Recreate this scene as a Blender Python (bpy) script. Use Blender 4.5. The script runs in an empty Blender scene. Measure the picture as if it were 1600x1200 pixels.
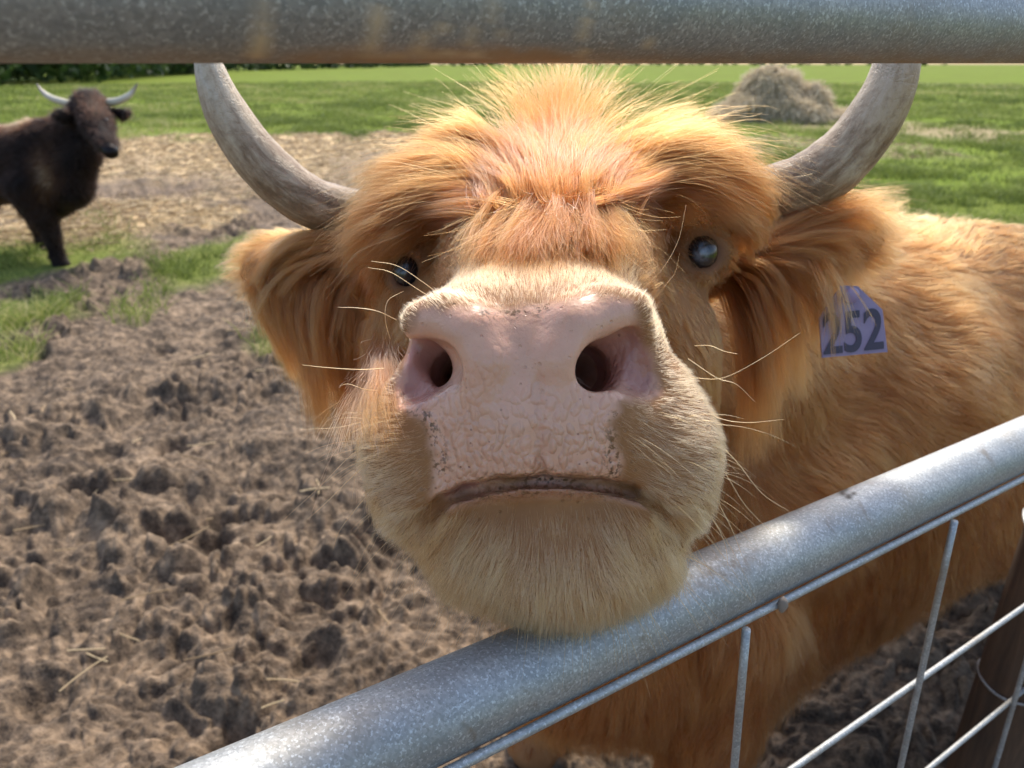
import bpy, math, random
import numpy as np
from mathutils import Vector, kdtree

# ------------------------------------------------------------------ camera, world, sun, exposure
SC = bpy.context.scene
COL = SC.collection
CAMH = 1.25
PITCH = math.atan(501 / 1200)
cs, sn = math.cos(PITCH), math.sin(PITCH)
cd = bpy.data.cameras.new('camera')
cd.sensor_width = 36.0
cd.lens = 27.0
cd.clip_start = 0.02
cd.clip_end = 3000
cd.dof.use_dof = True
cd.dof.focus_distance = 0.47
cd.dof.aperture_fstop = 11.0
cam = bpy.data.objects.new('camera', cd)
COL.objects.link(cam)
cam.location = (0, 0, CAMH)
cam.rotation_euler = (math.pi / 2 - PITCH, 0, 0)
SC.camera = cam
SC.view_settings.view_transform = 'Standard'
SC.view_settings.look = 'None'
SC.view_settings.exposure = 1.12
SC.view_settings.gamma = 1
SUN_EL, SUN_AZ = math.radians(52), math.radians(12)      # azimuth to the right of +Y
w = bpy.data.worlds.new('World')
SC.world = w
w.use_nodes = True
nt = w.node_tree
sky = nt.nodes.new('ShaderNodeTexSky')
sky.sky_type = 'NISHITA'
sky.sun_disc = False
sky.sun_elevation = SUN_EL
sky.sun_rotation = SUN_AZ
sky.air_density = 1.0
sky.dust_density = 3.0
nt.nodes['Background'].inputs['Strength'].default_value = 0.15
nt.links.new(sky.outputs[0], nt.nodes['Background'].inputs['Color'])
ld = bpy.data.lights.new('sun', 'SUN')
ld.energy = 2.0
ld.angle = math.radians(5.0)
ld.color = (1.0, 0.93, 0.82)
sun = bpy.data.objects.new('sun', ld)
COL.objects.link(sun)
sdir = Vector((math.sin(SUN_AZ) * math.cos(SUN_EL), math.cos(SUN_AZ) * math.cos(SUN_EL), math.sin(SUN_EL)))
sun.rotation_euler = sdir.to_track_quat('Z', 'Y').to_euler()
SC.cycles.use_denoising = True
try:
    SC.cycles.denoiser = 'OPENIMAGEDENOISE'
except Exception:
    pass
SC.cycles.max_bounces = 12
SC.cycles.transmission_bounces = 8
SC.cycles.sample_clamp_indirect = 6.0
rng = np.random.default_rng(7)
random.seed(7)

# ------------------------------------------------------------------ helpers
def C(px, py, z):                      # photo pixel + depth -> camera-frame metres (x right, y up, z away)
    return np.array([(px - 800) * z / 1200., (600 - py) * z / 1200., z])

def c2w(p):
    p = np.asarray(p, dtype=np.float64)
    x, y, z = p[..., 0], p[..., 1], p[..., 2]
    return np.stack([x, z * cs + y * sn, CAMH - z * sn + y * cs], -1)

def w2c(p):
    p = np.asarray(p, dtype=np.float64)
    x, Y, Z = p[..., 0], p[..., 1], p[..., 2] - CAMH
    return np.stack([x, Y * sn + Z * cs, Y * cs - Z * sn], -1)

def proj(p):                           # world -> photo pixels
    q = w2c(p)
    return 800 + 1200 * q[..., 0] / q[..., 2], 600 - 1200 * q[..., 1] / q[..., 2]

def W(x, y, z):
    return w2c(np.array([x, y, z]))

def tag(o, label=None, cat=None, group=None, kind=None):
    if label: o['label'] = label
    if cat: o['category'] = cat
    if group: o['group'] = group
    if kind: o['kind'] = kind
    return o

def mesh_obj(name, V, F, mat=None, parent=None, smooth=True, attrs=None, fmat=None, mats=None):
    me = bpy.data.meshes.new(name)
    V = np.asarray(V, dtype=np.float32)
    if isinstance(F, np.ndarray):
        n, k = F.shape
        me.vertices.add(len(V)); me.vertices.foreach_set('co', V.ravel())
        me.loops.add(n * k); me.loops.foreach_set('vertex_index', F.astype(np.int32).ravel())
        me.polygons.add(n); me.polygons.foreach_set('loop_start', np.arange(0, n * k, k, dtype=np.int32))
        me.update(calc_edges=True)
    else:
        me.from_pydata([tuple(v) for v in V.tolist()], [], F)
    me.polygons.foreach_set('use_smooth', np.full(len(me.polygons), smooth))
    for m in (mats or ([mat] if mat else [])): me.materials.append(m)
    if fmat is not None: me.polygons.foreach_set('material_index', np.asarray(fmat, dtype=np.int32))
    for k, a in (attrs or {}).items():
        at = me.attributes.new(k, 'FLOAT', 'POINT'); at.data.foreach_set('value', np.asarray(a, dtype=np.float32))
    me.update()
    o = bpy.data.objects.new(name, me)
    COL.objects.link(o)
    if parent: o.parent = parent
    return o

def curves_obj(name, P, R, mat, parent=None, attrs=None):
    """P (N, K, 3) world points, R (N, K) radii"""
    N, K = P.shape[:2]
    hc = bpy.data.hair_curves.new(name)
    hc.add_curves([K] * N)
    hc.attributes['position'].data.foreach_set('vector', P.astype(np.float32).ravel())
    at = hc.attributes.get('radius') or hc.attributes.new('radius', 'FLOAT', 'POINT')
    at.data.foreach_set('value', R.astype(np.float32).ravel())
    for k, a in (attrs or {}).items():
        at = hc.attributes.new(k, 'FLOAT', 'POINT')
        at.data.foreach_set('value', np.broadcast_to(a, (N, K)).astype(np.float32).ravel())
    hc.materials.append(mat)
    o = bpy.data.objects.new(name, hc)
    COL.objects.link(o)
    if parent: o.parent = parent
    return o

def tube(path, radii, seg=12, cap=True):
    path = np.asarray(path, float); n = len(path)
    radii = np.broadcast_to(radii, (n,))
    T = np.gradient(path, axis=0); T /= np.linalg.norm(T, axis=1)[:, None]
    up = np.array([0, 0, 1.]) if abs(T[0][2]) < .9 else np.array([1., 0, 0])
    N0 = np.cross(T[0], up); N0 /= np.linalg.norm(N0)
    V = []; t = np.linspace(0, 2 * np.pi, seg, endpoint=False)
    for i in range(n):
        N0 = N0 - T[i] * N0.dot(T[i]); N0 /= np.linalg.norm(N0)
        B = np.cross(T[i], N0)
        V.append(path[i] + radii[i] * (np.cos(t)[:, None] * N0 + np.sin(t)[:, None] * B))
    V = np.concatenate(V); F = []
    for i in range(n - 1):
        for j in range(seg):
            k = (j + 1) % seg
            F.append((i * seg + j, i * seg + k, (i + 1) * seg + k, (i + 1) * seg + j))
    if cap:
        F.append(tuple(range(seg))[::-1]); F.append(tuple((n - 1) * seg + j for j in range(seg)))
    return V, F

def join(parts):
    V = []; F = []; o = 0
    for v, f in parts:
        V.append(np.asarray(v)); F += [tuple(i + o for i in q) for q in f]; o += len(v)
    return np.concatenate(V), F

def spline(pts, n):
    pts = np.asarray(pts, float); m = len(pts)
    P = np.vstack([2 * pts[0] - pts[1], pts, 2 * pts[-1] - pts[-2]])
    out = []
    for u in np.linspace(0, m - 1, n):
        i = min(int(u), m - 2); t = u - i
        a, b, c, d = P[i], P[i + 1], P[i + 2], P[i + 3]
        out.append(.5 * (2 * b + (c - a) * t + (2 * a - 5 * b + 4 * c - d) * t * t + (3 * b - a - 3 * c + d) * t ** 3))
    return np.array(out)

def _h(ix, iy, iz, seed):
    h = (ix * 374761393 + iy * 668265263 + iz * 2147483647 + seed * 1274126177) & 0xffffffff
    h = ((h ^ (h >> 13)) * 1274126177) & 0xffffffff
    h = ((h ^ (h >> 16)) * 2246822519) & 0xffffffff
    return ((h ^ (h >> 15)) & 0xffffff) / 16777216.0

def noise2(x, y, seed=0):              # value noise, 0..1
    ix, iy = np.floor(x).astype(np.int64), np.floor(y).astype(np.int64)
    fx, fy = x - ix, y - iy
    fx = fx * fx * fx * (fx * (fx * 6 - 15) + 10); fy = fy * fy * fy * (fy * (fy * 6 - 15) + 10)
    a = _h(ix, iy, 0, seed); b = _h(ix + 1, iy, 0, seed); c = _h(ix, iy + 1, 0, seed); d = _h(ix + 1, iy + 1, 0, seed)
    return (a * (1 - fx) + b * fx) * (1 - fy) + (c * (1 - fx) + d * fx) * fy

def fbm(x, y, seed=0, octs=4, g=.5):
    v = 0; a = 1; s = 0
    for i in range(octs):
        v = v + a * noise2(x + i * 17.3, y - i * 9.1, seed + i); s += a; a *= g
        x, y = x * 1.6 - y * 1.2, x * 1.2 + y * 1.6
    return v / s

def wlump(x, y, seed=0, lo=.1, hi=.7, flat=.75):   # clods: flat-topped lumps, each with its own height and size
    ix, iy = np.floor(x).astype(np.int64), np.floor(y).astype(np.int64)
    out = np.zeros(x.shape)
    for dx in (-1, 0, 1):
        for dy in (-1, 0, 1):
            jx, jy = ix + dx, iy + dy
            px = jx + _h(jx, jy, 1, seed); py = jy + _h(jx, jy, 2, seed); hh = _h(jx, jy, 3, seed); a = _h(jx, jy, 4, seed) * 3.14; e = 1 + 1.0 * _h(jx, jy, 5, seed)
            u, v = x - px, y - py; u, v = u * np.cos(a) + v * np.sin(a), (-u * np.sin(a) + v * np.cos(a)) * e
            d = np.sqrt(u * u + v * v) / (.45 + .75 * hh)
            out = np.maximum(out, np.minimum(1 - sstep(lo, hi, d), flat) * (.25 + .9 * hh))
    return out

def worley(x, y, seed=0):              # distance to nearest feature point
    ix, iy = np.floor(x).astype(np.int64), np.floor(y).astype(np.int64)
    best = np.full(x.shape, 9.)
    for dx in (-1, 0, 1):
        for dy in (-1, 0, 1):
            jx, jy = ix + dx, iy + dy
            px = jx + _h(jx, jy, 1, seed); py = jy + _h(jx, jy, 2, seed)
            best = np.minimum(best, (x - px) ** 2 + (y - py) ** 2)
    return np.sqrt(best)

def noise3(p, scale, seed=0):
    q = p * scale; i = np.floor(q).astype(np.int64); f = q - i; f = f * f * (3 - 2 * f)
    r = 0
    for dx in (0, 1):
        for dy in (0, 1):
            for dz in (0, 1):
                wgt = (f[..., 0] if dx else 1 - f[..., 0]) * (f[..., 1] if dy else 1 - f[..., 1]) * (f[..., 2] if dz else 1 - f[..., 2])
                r = r + wgt * _h(i[..., 0] + dx, i[..., 1] + dy, i[..., 2] + dz, seed)
    return r

def vnoise3(p, scale, seed=0):
    return np.stack([noise3(p, scale, seed + 11 * k) * 2 - 1 for k in range(3)], -1)

# ------------------------------------------------------------------ material node helpers
class NT:
    def __init__(s, name):
        s.m = bpy.data.materials.new(name); s.m.use_nodes = True
        s.t = s.m.node_tree; s.p = s.t.nodes['Principled BSDF']; s.out = s.t.nodes['Material Output']
    def n(s, kind, ins=None, **kw):
        n = s.t.nodes.new('ShaderNode' + kind)
        for k, v in kw.items(): setattr(n, k, v)
        for k, v in (ins or {}).items(): s.set(n, k, v)
        return n
    def set(s, n, k, v):
        if isinstance(v, bpy.types.NodeSocket): s.t.links.new(v, n.inputs[k])
        else: n.inputs[k].default_value = v
    def pr(s, **kw):
        for k, v in kw.items(): s.set(s.p, k.replace('_', ' '), v)
    def noise(s, scale, detail=4, rough=.55, vec=None, dist=0):
        n = s.n('TexNoise', {'Scale': scale, 'Detail': detail, 'Roughness': rough, 'Distortion': dist})
        if vec: s.set(n, 'Vector', vec)
        return n.outputs['Fac']
    def obj(s, scale=(1, 1, 1), rot=(0, 0, 0)):
        t = s.n('TexCoord'); mp = s.n('Mapping', {'Scale': scale, 'Rotation': rot}); s.t.links.new(t.outputs['Object'], mp.inputs['Vector'])
        return mp.outputs[0]
    def attr(s, name): return s.n('Attribute', attribute_name=name).outputs['Fac']
    def ramp(s, fac, stops):
        r = s.n('ValToRGB', {'Fac': fac}); e = r.color_ramp.elements
        while len(e) < len(stops): e.new(.5)
        for q, (p, c) in zip(e, stops): q.position = p; q.color = tuple(c) + (1,) if len(c) == 3 else c
        return r.outputs['Color']
    def mix(s, f, a, b, mode='MIX'):
        m = s.n('Mix', data_type='RGBA', blend_type=mode)
        s.set(m, 0, f)
        for k, v in ((6, a), (7, b)):
            if not isinstance(v, bpy.types.NodeSocket) and len(v) == 3: v = tuple(v) + (1,)
            s.set(m, k, v)
        return m.outputs[2]
    def math(s, op, a, b=0., c=0., clamp=False):
        m = s.n('Math', operation=op, use_clamp=clamp); s.set(m, 0, a); s.set(m, 1, b); s.set(m, 2, c); return m.outputs[0]
    def mr(s, v, a, b, c=0., d=1.):
        m = s.n('MapRange', {'Value': v, 'From Min': a, 'From Max': b, 'To Min': c, 'To Max': d}); return m.outputs[0]
    def bump(s, h, strength=.3, dist=.01, normal=None):
        b = s.n('Bump', {'Strength': strength, 'Distance': dist, 'Height': h})
        if normal: s.set(b, 'Normal', normal)
        return b.outputs[0]

# ------------------------------------------------------------------ signed-distance sculpting
class Field:
    def __init__(s, gx, gy, gz):
        s.g = [np.asarray(a, dtype=np.float32) for a in (gx, gy, gz)]
        s.F = np.full([len(a) for a in s.g], 0.5, dtype=np.float32)
    def _sl(s, lo, hi):
        return tuple(slice(max(0, int(np.searchsorted(g, l)) - 1), min(len(g), int(np.searchsorted(g, h)) + 2)) for g, l, h in zip(s.g, lo, hi))
    def _pts(s, sl):
        return np.meshgrid(*[g[q] for g, q in zip(s.g, sl)], indexing='ij', sparse=True)
    def _add(s, sl, d, k):
        a = s.F[sl]; h = np.clip(.5 + .5 * (a - d) / k, 0, 1)
        s.F[sl] = a * (1 - h) + d * h - k * h * (1 - h)
    def _sub(s, sl, d, k):
        a = s.F[sl]; d = -d; h = np.clip(.5 - .5 * (a - d) / k, 0, 1)
        s.F[sl] = a * (1 - h) + d * h + k * h * (1 - h)
    def ell(s, c, r, k=.02, rot=None, sub=False, p=2.):
        c = np.asarray(c); r = np.asarray(r, dtype=float); m = max(r) + k + .03
        sl = s._sl(c - m, c + m); X, Y, Z = s._pts(sl)
        X, Y, Z = X - c[0], Y - c[1], Z - c[2]
        if rot is not None:
            R = np.asarray(rot)
            X, Y, Z = R[0, 0] * X + R[0, 1] * Y + R[0, 2] * Z, R[1, 0] * X + R[1, 1] * Y + R[1, 2] * Z, R[2, 0] * X + R[2, 1] * Y + R[2, 2] * Z
        if p == 2.:
            k0 = np.sqrt((X / r[0]) ** 2 + (Y / r[1]) ** 2 + (Z / r[2]) ** 2) + 1e-6
            k1 = np.sqrt((X / r[0] ** 2) ** 2 + (Y / r[1] ** 2) ** 2 + (Z / r[2] ** 2) ** 2) + 1e-6
            d = k0 * (k0 - 1) / k1
        else:
            k0 = (np.abs(X / r[0]) ** p + np.abs(Y / r[1]) ** p + np.abs(Z / r[2]) ** p) ** (1 / p)
            L = np.sqrt(X * X + Y * Y + Z * Z) + 1e-6
            d = L * (1 - 1 / (k0 + 1e-6))
        (s._sub if sub else s._add)(sl, d.astype(np.float32), k)
    def cap(s, pts, rad, k=.02, sub=False, flat=None):
        pts = [np.asarray(p, float) for p in pts]
        for a, b, ra, rb in zip(pts[:-1], pts[1:], rad[:-1], rad[1:]):
            m = max(ra, rb) + k + .02
            sl = s._sl(np.minimum(a, b) - m, np.maximum(a, b) + m); X, Y, Z = s._pts(sl)
            ba = b - a; bb = ba.dot(ba)
            t = np.clip(((X - a[0]) * ba[0] + (Y - a[1]) * ba[1] + (Z - a[2]) * ba[2]) / bb, 0, 1)
            d = np.sqrt((X - a[0] - t * ba[0]) ** 2 + (Y - a[1] - t * ba[1]) ** 2 + (Z - a[2] - t * ba[2]) ** 2) - (ra + (rb - ra) * t)
            (s._sub if sub else s._add)(sl, d.astype(np.float32), k)
    def surf(s, px, py, z0=.40, z1=2.6):   # first depth at which the line of sight meets the surface
        zs = np.arange(z0, z1, .0015); x, y = (px - 800) * zs / 1200., (600 - py) * zs / 1200.
        i = [np.clip(np.searchsorted(g, v), 1, len(g) - 1) for g, v in zip(s.g, (x, y, zs))]
        i = [a - (np.abs(g[a - 1] - v) < np.abs(g[a] - v)) for a, g, v in zip(i, s.g, (x, y, zs))]
        f = s.F[i[0], i[1], i[2]]; h = np.argmax(f < 0)
        return zs[h] + (f[h] if f[h] < 0 and h else 0) if (f < 0).any() else None
    def S(s, px, py, dz=0.):
        z = s.surf(px, py, .40, .52) or .485; return C(px, py, z + dz)
    def mesh(s):
        F = s.F; gx, gy, gz = s.g; S = F < 0
        n = np.array(F.shape)
        c = np.zeros(n - 1, dtype=np.int8)
        for dx in (0, 1):
            for dy in (0, 1):
                for dz in (0, 1):
                    c += S[dx:n[0] - 1 + dx, dy:n[1] - 1 + dy, dz:n[2] - 1 + dz]
        I = np.argwhere((c > 0) & (c < 8)); del c
        idx = np.full(n - 1, -1, dtype=np.int32); idx[I[:, 0], I[:, 1], I[:, 2]] = np.arange(len(I))
        acc = np.zeros((len(I), 3)); cnt = np.zeros(len(I))
        corners = [(0, 0, 0), (1, 0, 0), (0, 1, 0), (1, 1, 0), (0, 0, 1), (1, 0, 1), (0, 1, 1), (1, 1, 1)]
        def val(o): return F[I[:, 0] + o[0], I[:, 1] + o[1], I[:, 2] + o[2]]
        def pos(o): return np.stack([gx[I[:, 0] + o[0]], gy[I[:, 1] + o[1]], gz[I[:, 2] + o[2]]], -1)
        for i in range(8):
            for b in (1, 2, 4):
                if i & b: continue
                o0, o1 = corners[i], corners[i | b]
                v0, v1 = val(o0), val(o1); m = (v0 < 0) != (v1 < 0)
                t = np.where(m, v0 / (v0 - v1 + 1e-12), 0)[:, None]
                acc += np.where(m[:, None], pos(o0) * (1 - t) + pos(o1) * t, 0); cnt += m
        V = acc / cnt[:, None]
        Q = []
        for ax in range(3):
            a, b = [(1, 2), (2, 0), (0, 1)][ax]
            s0 = [slice(None)] * 3; s1 = [slice(None)] * 3; s0[ax] = slice(0, -1); s1[ax] = slice(1, None)
            A, B = S[tuple(s0)], S[tuple(s1)]
            E = np.argwhere(A != B)
            E = E[(E[:, a] > 0) & (E[:, b] > 0) & (E[:, a] < n[a] - 1) & (E[:, b] < n[b] - 1)]
            ins = A[E[:, 0], E[:, 1], E[:, 2]]
            q = []
            for (oa, ob) in ((1, 1), (0, 1), (0, 0), (1, 0)):
                J = E.copy(); J[:, a] -= oa; J[:, b] -= ob; q.append(idx[J[:, 0], J[:, 1], J[:, 2]])
            q = np.stack(q, -1); q[~ins] = q[~ins][:, ::-1]; Q.append(q)
        Q = np.concatenate(Q)
        return V, Q[(Q >= 0).all(1)]

def axis(segments):                    # [(start, step), ... , (end,)] non-uniform grid axis
    out = []
    for i in range(len(segments) - 1):
        a, st = segments[i]; b = segments[i + 1][0]
        out.append(np.arange(a, b, st))
    return np.concatenate(out)

def rotm(ax, ay, az):
    cx, sx, cy, sy, cz, sz = math.cos(ax), math.sin(ax), math.cos(ay), math.sin(ay), math.cos(az), math.sin(az)
    return np.array([[1, 0, 0], [0, cx, -sx], [0, sx, cx]]) @ np.array([[cy, 0, sy], [0, 1, 0], [-sy, 0, cy]]) @ np.array([[cz, -sz, 0], [sz, cz, 0], [0, 0, 1]])

def vnormals(V, Q):
    a, b, c, d = V[Q[:, 0]], V[Q[:, 1]], V[Q[:, 2]], V[Q[:, 3]]
    fn = np.cross(c - a, d - b); N = np.zeros_like(V)
    for k in range(4): np.add.at(N, Q[:, k], fn)
    return N / (np.linalg.norm(N, axis=1)[:, None] + 1e-12)

def polydist(x, y, poly):              # signed px distance, negative inside
    poly = np.asarray(poly, float); n = len(poly); d = np.full(x.shape, 1e9); ins = np.zeros(x.shape, bool)
    for i in range(n):
        a, b = poly[i], poly[(i + 1) % n]
        e = b - a; t = np.clip(((x - a[0]) * e[0] + (y - a[1]) * e[1]) / (e.dot(e)), 0, 1)
        d = np.minimum(d, np.hypot(x - a[0] - t * e[0], y - a[1] - t * e[1]))
        ins ^= ((a[1] > y) != (b[1] > y)) & (x < (b[0] - a[0]) * (y - a[1]) / (b[1] - a[1] + 1e-9) + a[0])
    return np.where(ins, -d, d)

def sstep(a, b, x):
    t = np.clip((x - a) / (b - a), 0, 1); return t * t * (3 - 2 * t)
# ------------------------------------------------------------------ the highland cow: one continuous body
GN = np.array([-math.sin(.597), math.cos(.597), 0]); GD = np.array([math.cos(.597), math.sin(.597), 0])
gx = axis([(-.42, .014), (-.25, .007), (-.13, .0022), (.135, .005), (.36, .012), (1.1, .03), (2.4,)])
gy = axis([(-1.42, .028), (-.8, .012), (-.20, .0035), (-.145, .0022), (.075, .0035), (.16, .006), (.30,)])
gz = axis([(.40, .0022), (.50, .0035), (.57, .0055), (.80, .010), (1.3, .02), (2.3, .03), (3.0,)])
fd = Field(gx, gy, gz)
# trunk, neck and legs (world metres)
fd.cap([W(.17, 1.00, .56), W(.36, 1.12, .62), W(.62, 1.30, .66)], [.15, .215, .27], k=.05)
fd.cap([W(.64, 1.40, .72), W(1.05, 1.66, .735), W(1.45, 1.92, .74), W(1.72, 2.08, .76)], [.27, .29, .275, .22], k=.06)
fd.cap([W(.50, 1.20, .50), W(1.1, 1.55, .47), W(1.5, 1.85, .52)], [.22, .24, .22], k=.06)
fd.cap([W(.12, .93, .42), W(.28, 1.02, .36), W(.55, 1.20, .42)], [.125, .15, .17], k=.06)
fd.cap([W(.13, .93, .93), W(.33, 1.13, .83), W(.62, 1.40, .77)], [.125, .175, .235], k=.05)
fd.cap([W(.13, .93, .85), W(.12, .93, .62), W(.16, .90, .46)], [.11, .12, .11], k=.05)
fd.cap([W(.32, .93, .50), W(.30, .90, .30), W(.29, .92, .10), W(.28, .88, .0)], [.105, .07, .05, .062], k=.03)
fd.cap([W(.10, 1.18, .50), W(.08, 1.16, .28), W(.06, 1.18, .10), W(.05, 1.14, .0)], [.10, .07, .05, .062], k=.03)
fd.cap([W(1.66, 1.83, .62), W(1.62, 1.72, .38), W(1.70, 1.76, .22), W(1.64, 1.72, .0)], [.17, .09, .055, .06], k=.04)
fd.cap([W(1.50, 2.18, .62), W(1.42, 2.16, .38), W(1.50, 2.20, .22), W(1.44, 2.16, .0)], [.17, .09, .055, .06], k=.04)
fd.cap([W(1.90, 2.18, .86), W(1.98, 2.22, .60), W(1.97, 2.20, .35)], [.035, .025, .02], k=.02)
# skull
fd.ell(C(868, 405, .775), (.120, .092, .105), k=.04)
fd.ell(C(870, 325, .81), (.112, .048, .070), k=.03)
fd.cap([C(842, 560, .53), C(858, 440, .63), C(868, 350, .72)], [.070, .080, .080], k=.035)
fd.ell(C(1015, 560, .715), (.060, .090, .10), k=.04)
fd.ell(C(705, 570, .715), (.060, .090, .10), k=.04)
fd.cap([C(860, 740, .56), C(870, 700, .72), C(880, 600, .86)], [.055, .085, .11], k=.04)
# orbits and brows
fd.ell(C(1092, 392, .690), (.030, .034, .034), k=.018)
fd.ell(C(642, 422, .690), (.030, .034, .034), k=.018)
fd.cap([C(1050, 355, .68), C(1100, 350, .685), C(1140, 385, .70)], [.010, .013, .010], k=.015)
fd.cap([C(690, 385, .68), C(640, 378, .685), C(600, 410, .70)], [.010, .013, .010], k=.015)
# muzzle
fd.ell(C(836, 582, .522), (.084, .064, .092), k=.02, p=2.7)
fd.ell(C(672, 718, .512), (.0385, .049, .058), k=.024, p=2.2)
fd.ell(C(1022, 712, .512), (.0370, .048, .058), k=.024, p=2.2)
fd.ell(C(842, 672, .492), (.076, .045, .060), k=.02, p=2.5)
fd.cap([C(668, 630, .49), C(655, 700, .485), C(680, 765, .478)], [.024, .028, .022], k=.02)
fd.cap([C(1018, 620, .49), C(1030, 700, .485), C(1010, 765, .478)], [.024, .028, .022], k=.02)
# rolled rims of the nostrils
fd.cap([C(655, 535, .455), C(660, 503, .452), C(700, 497, .447), C(738, 520, .440), C(757, 565, .437), C(748, 610, .437)], [.006, .009, .012, .0135, .011, .006], k=.012)
fd.cap([C(1000, 510, .455), C(985, 485, .452), C(945, 487, .447), C(900, 510, .440), C(873, 560, .437), C(880, 605, .437)], [.006, .009, .012, .0135, .011, .006], k=.012)
# chin and lower lip
fd.ell(C(866, 832, .520), (.074, .046, .068), k=.008, p=2.3)
fd.ell(C(872, 880, .514), (.056, .037, .058), k=.02)
fd.cap([fd.S(745, 806, .013), fd.S(860, 792, .011), fd.S(985, 804, .013)], [.013, .014, .013], k=.012)
fd.cap([C(660, 775, .505), C(740, 850, .508)], [.024, .030], k=.02)
fd.cap([C(1046, 768, .505), C(992, 845, .508)], [.024, .030], k=.02)
# mouth line
ml = [fd.S(x, y, dz) for x, y, dz in ((664, 806, .002), (690, 782, .001), (725, 767, .001), (780, 755, .001), (850, 750, .001), (940, 756, .001), (985, 766, .001), (1018, 782, .001), (1044, 804, .002))]
for dz in (-.004, 0, .004, .008, .012, .016):
    fd.cap([q + (0, -.0008 * dz / .004, dz) for q in ml], [.0012, .0030, .0034, .0032, .0030, .0032, .0034, .0030, .0012], k=.0035, sub=True)
for fold in (((672, 800), (648, 828), (632, 862)), ((1036, 797), (1058, 822), (1074, 852))):
    fd.cap([fd.S(*q, -.001) for q in fold], [.0045, .0055, .004], k=.014, sub=True)
# nostril hollows and passages
fd.cap([fd.S(640, 605, .002), fd.S(662, 575, .000), fd.S(695, 570, .000)], [.008, .0125, .010], k=.012, sub=True)
fd.cap([fd.S(662, 545, .002), fd.S(682, 560, .004)], [.0085, .011], k=.008, sub=True)
a = fd.S(699, 580) + (.0045, -.0025, 0)
fd.cap([a, a + (.000, 0, .012), a + (.006, -.002, .05), a + (.012, -.004, .10)], [.0122, .0140, .0140, .012], k=.006, sub=True)
fd.cap([fd.S(1012, 595, .002), fd.S(990, 572, .000), fd.S(955, 560, .000)], [.008, .0125, .010], k=.012, sub=True)
fd.cap([fd.S(972, 535, .002), fd.S(950, 552, .004)], [.0095, .012], k=.008, sub=True)
a = fd.S(926, 573) + (.0005, -.0005, 0)
fd.cap([a, a + (.000, 0, .012), a + (-.004, -.002, .05), a + (-.010, -.004, .10)], [.0135, .0155, .0150, .012], k=.006, sub=True)
# median groove
fd.cap([fd.S(838, 600), fd.S(840, 680), fd.S(845, 740)], [.0010, .0014, .0018], k=.005, sub=True)
# lids round the eyes
for (ex, ey, ez, sx_) in ((1094, 397, .668, 1), (636, 426, .668, -1)):
    e = C(ex, ey, ez)
    ring = [e + np.array([sx_ * .0152 * math.cos(t_) * (.84 if math.cos(t_) > 0 else 1.0) , .0205 * math.sin(t_), -.0075 + .006 * abs(math.cos(t_))]) for t_ in np.linspace(0, 2 * math.pi, 13)]
    LIDS = globals().setdefault('LIDS', []); LIDS.append((ring, sx_))
# ears
RL = rotm(0, 0, 0)
for c0, r0, a in ((C(478, 420, .80), (.068, .034, .016), .10), (C(1262, 388, .745), (.078, .036, .016), -.22)):
    R = np.array([[math.cos(a), -math.sin(a), 0], [math.sin(a), math.cos(a), 0], [0, 0, 1]])
    fd.ell(c0, r0, k=.02, rot=R)
    fd.ell(c0 + np.array([0, -.004, -.014]), (r0[0] * .7, r0[1] * .55, .008), k=.012, rot=R, sub=True)
fd.cap([C(570, 408, .80), C(640, 420, .80)], [.020, .035], k=.02)
fd.cap([C(1180, 400, .745), C(1080, 420, .76)], [.022, .035], k=.02)
# eye sockets
EYES = [(C(1095, 396, .6715), .0182), (C(635, 426, .672), .0172)]
for e, r in EYES:
    fd.ell(e, (r * 1.02, r * 1.10, r * 1.1), k=.004, sub=True)
for ring, sx_ in LIDS:
    fd.cap(ring, [.0042] * 13, k=.006)
VC, QC = fd.mesh(); SURF = fd.surf
VW = c2w(VC)
fn = np.cross(VW[QC[:, 2]] - VW[QC[:, 0]], VW[QC[:, 3]] - VW[QC[:, 1]])
if (fn * VW[QC[:, 0]]).sum() < 0: QC = QC[:, ::-1].copy()
NW = vnormals(VW, QC)
print('cow verts', len(VW), VW.min(0), VW.max(0))
PX, PY = proj(VW); PZ = VC[:, 2]
near = (PZ < .50) & (NW[:, 1] < .35)
jag = (noise3(VW, 160., 3) - .5) * 16 + (noise3(VW, 50., 4) - .5) * 38 * (PY > 520)
NOSE = [(646, 500), (662, 486), (720, 483), (800, 484), (860, 476), (930, 466), (984, 474), (996, 520), (1022, 560), (1020, 612), (975, 634), (966, 655), (957, 705), (960, 757),
        (850, 750), (765, 757), (690, 785), (684, 715), (668, 655), (648, 640), (628, 618), (632, 560)]
d1 = polydist(PX, PY, NOSE)
LIP = [(700, 795), (765, 764), (850, 752), (950, 760), (1010, 790), (955, 776), (860, 774), (770, 779)]
d2 = polydist(PX, PY, LIP)
skin = np.where(near, 1 - sstep(-12, 16, d1 + jag), 0)
hole = (np.minimum(np.linalg.norm(VC - C(716, 578, .48), axis=1), np.linalg.norm(VC - C(912, 575, .48), axis=1)) < .045) & (np.hypot(PX - 700, PY - 570) < 70) | (np.hypot(PX - 930, PY - 560) < 75) & (PZ < .56)
hole = hole & (PZ < .56) & (PZ > .432) & (d1 < 0)
skin = np.maximum(skin, hole.astype(float))
skin = np.maximum(skin, np.where(near, 1 - sstep(-4, 12, d2), 0)* .55)
red = np.exp(-((PX - 655) / 26) ** 2 - ((PY - 585) / 50) ** 2) + np.exp(-((PX - 1000) / 28) ** 2 - ((PY - 570) / 52) ** 2)
red = np.clip(red * 1.1 + np.where(near & (PZ > .447) & (d1 < -5), sstep(.445, .465, PZ), 0) + np.where(near, 1 - sstep(-2, 6, d2), 0) * .55, 0, 1)
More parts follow.
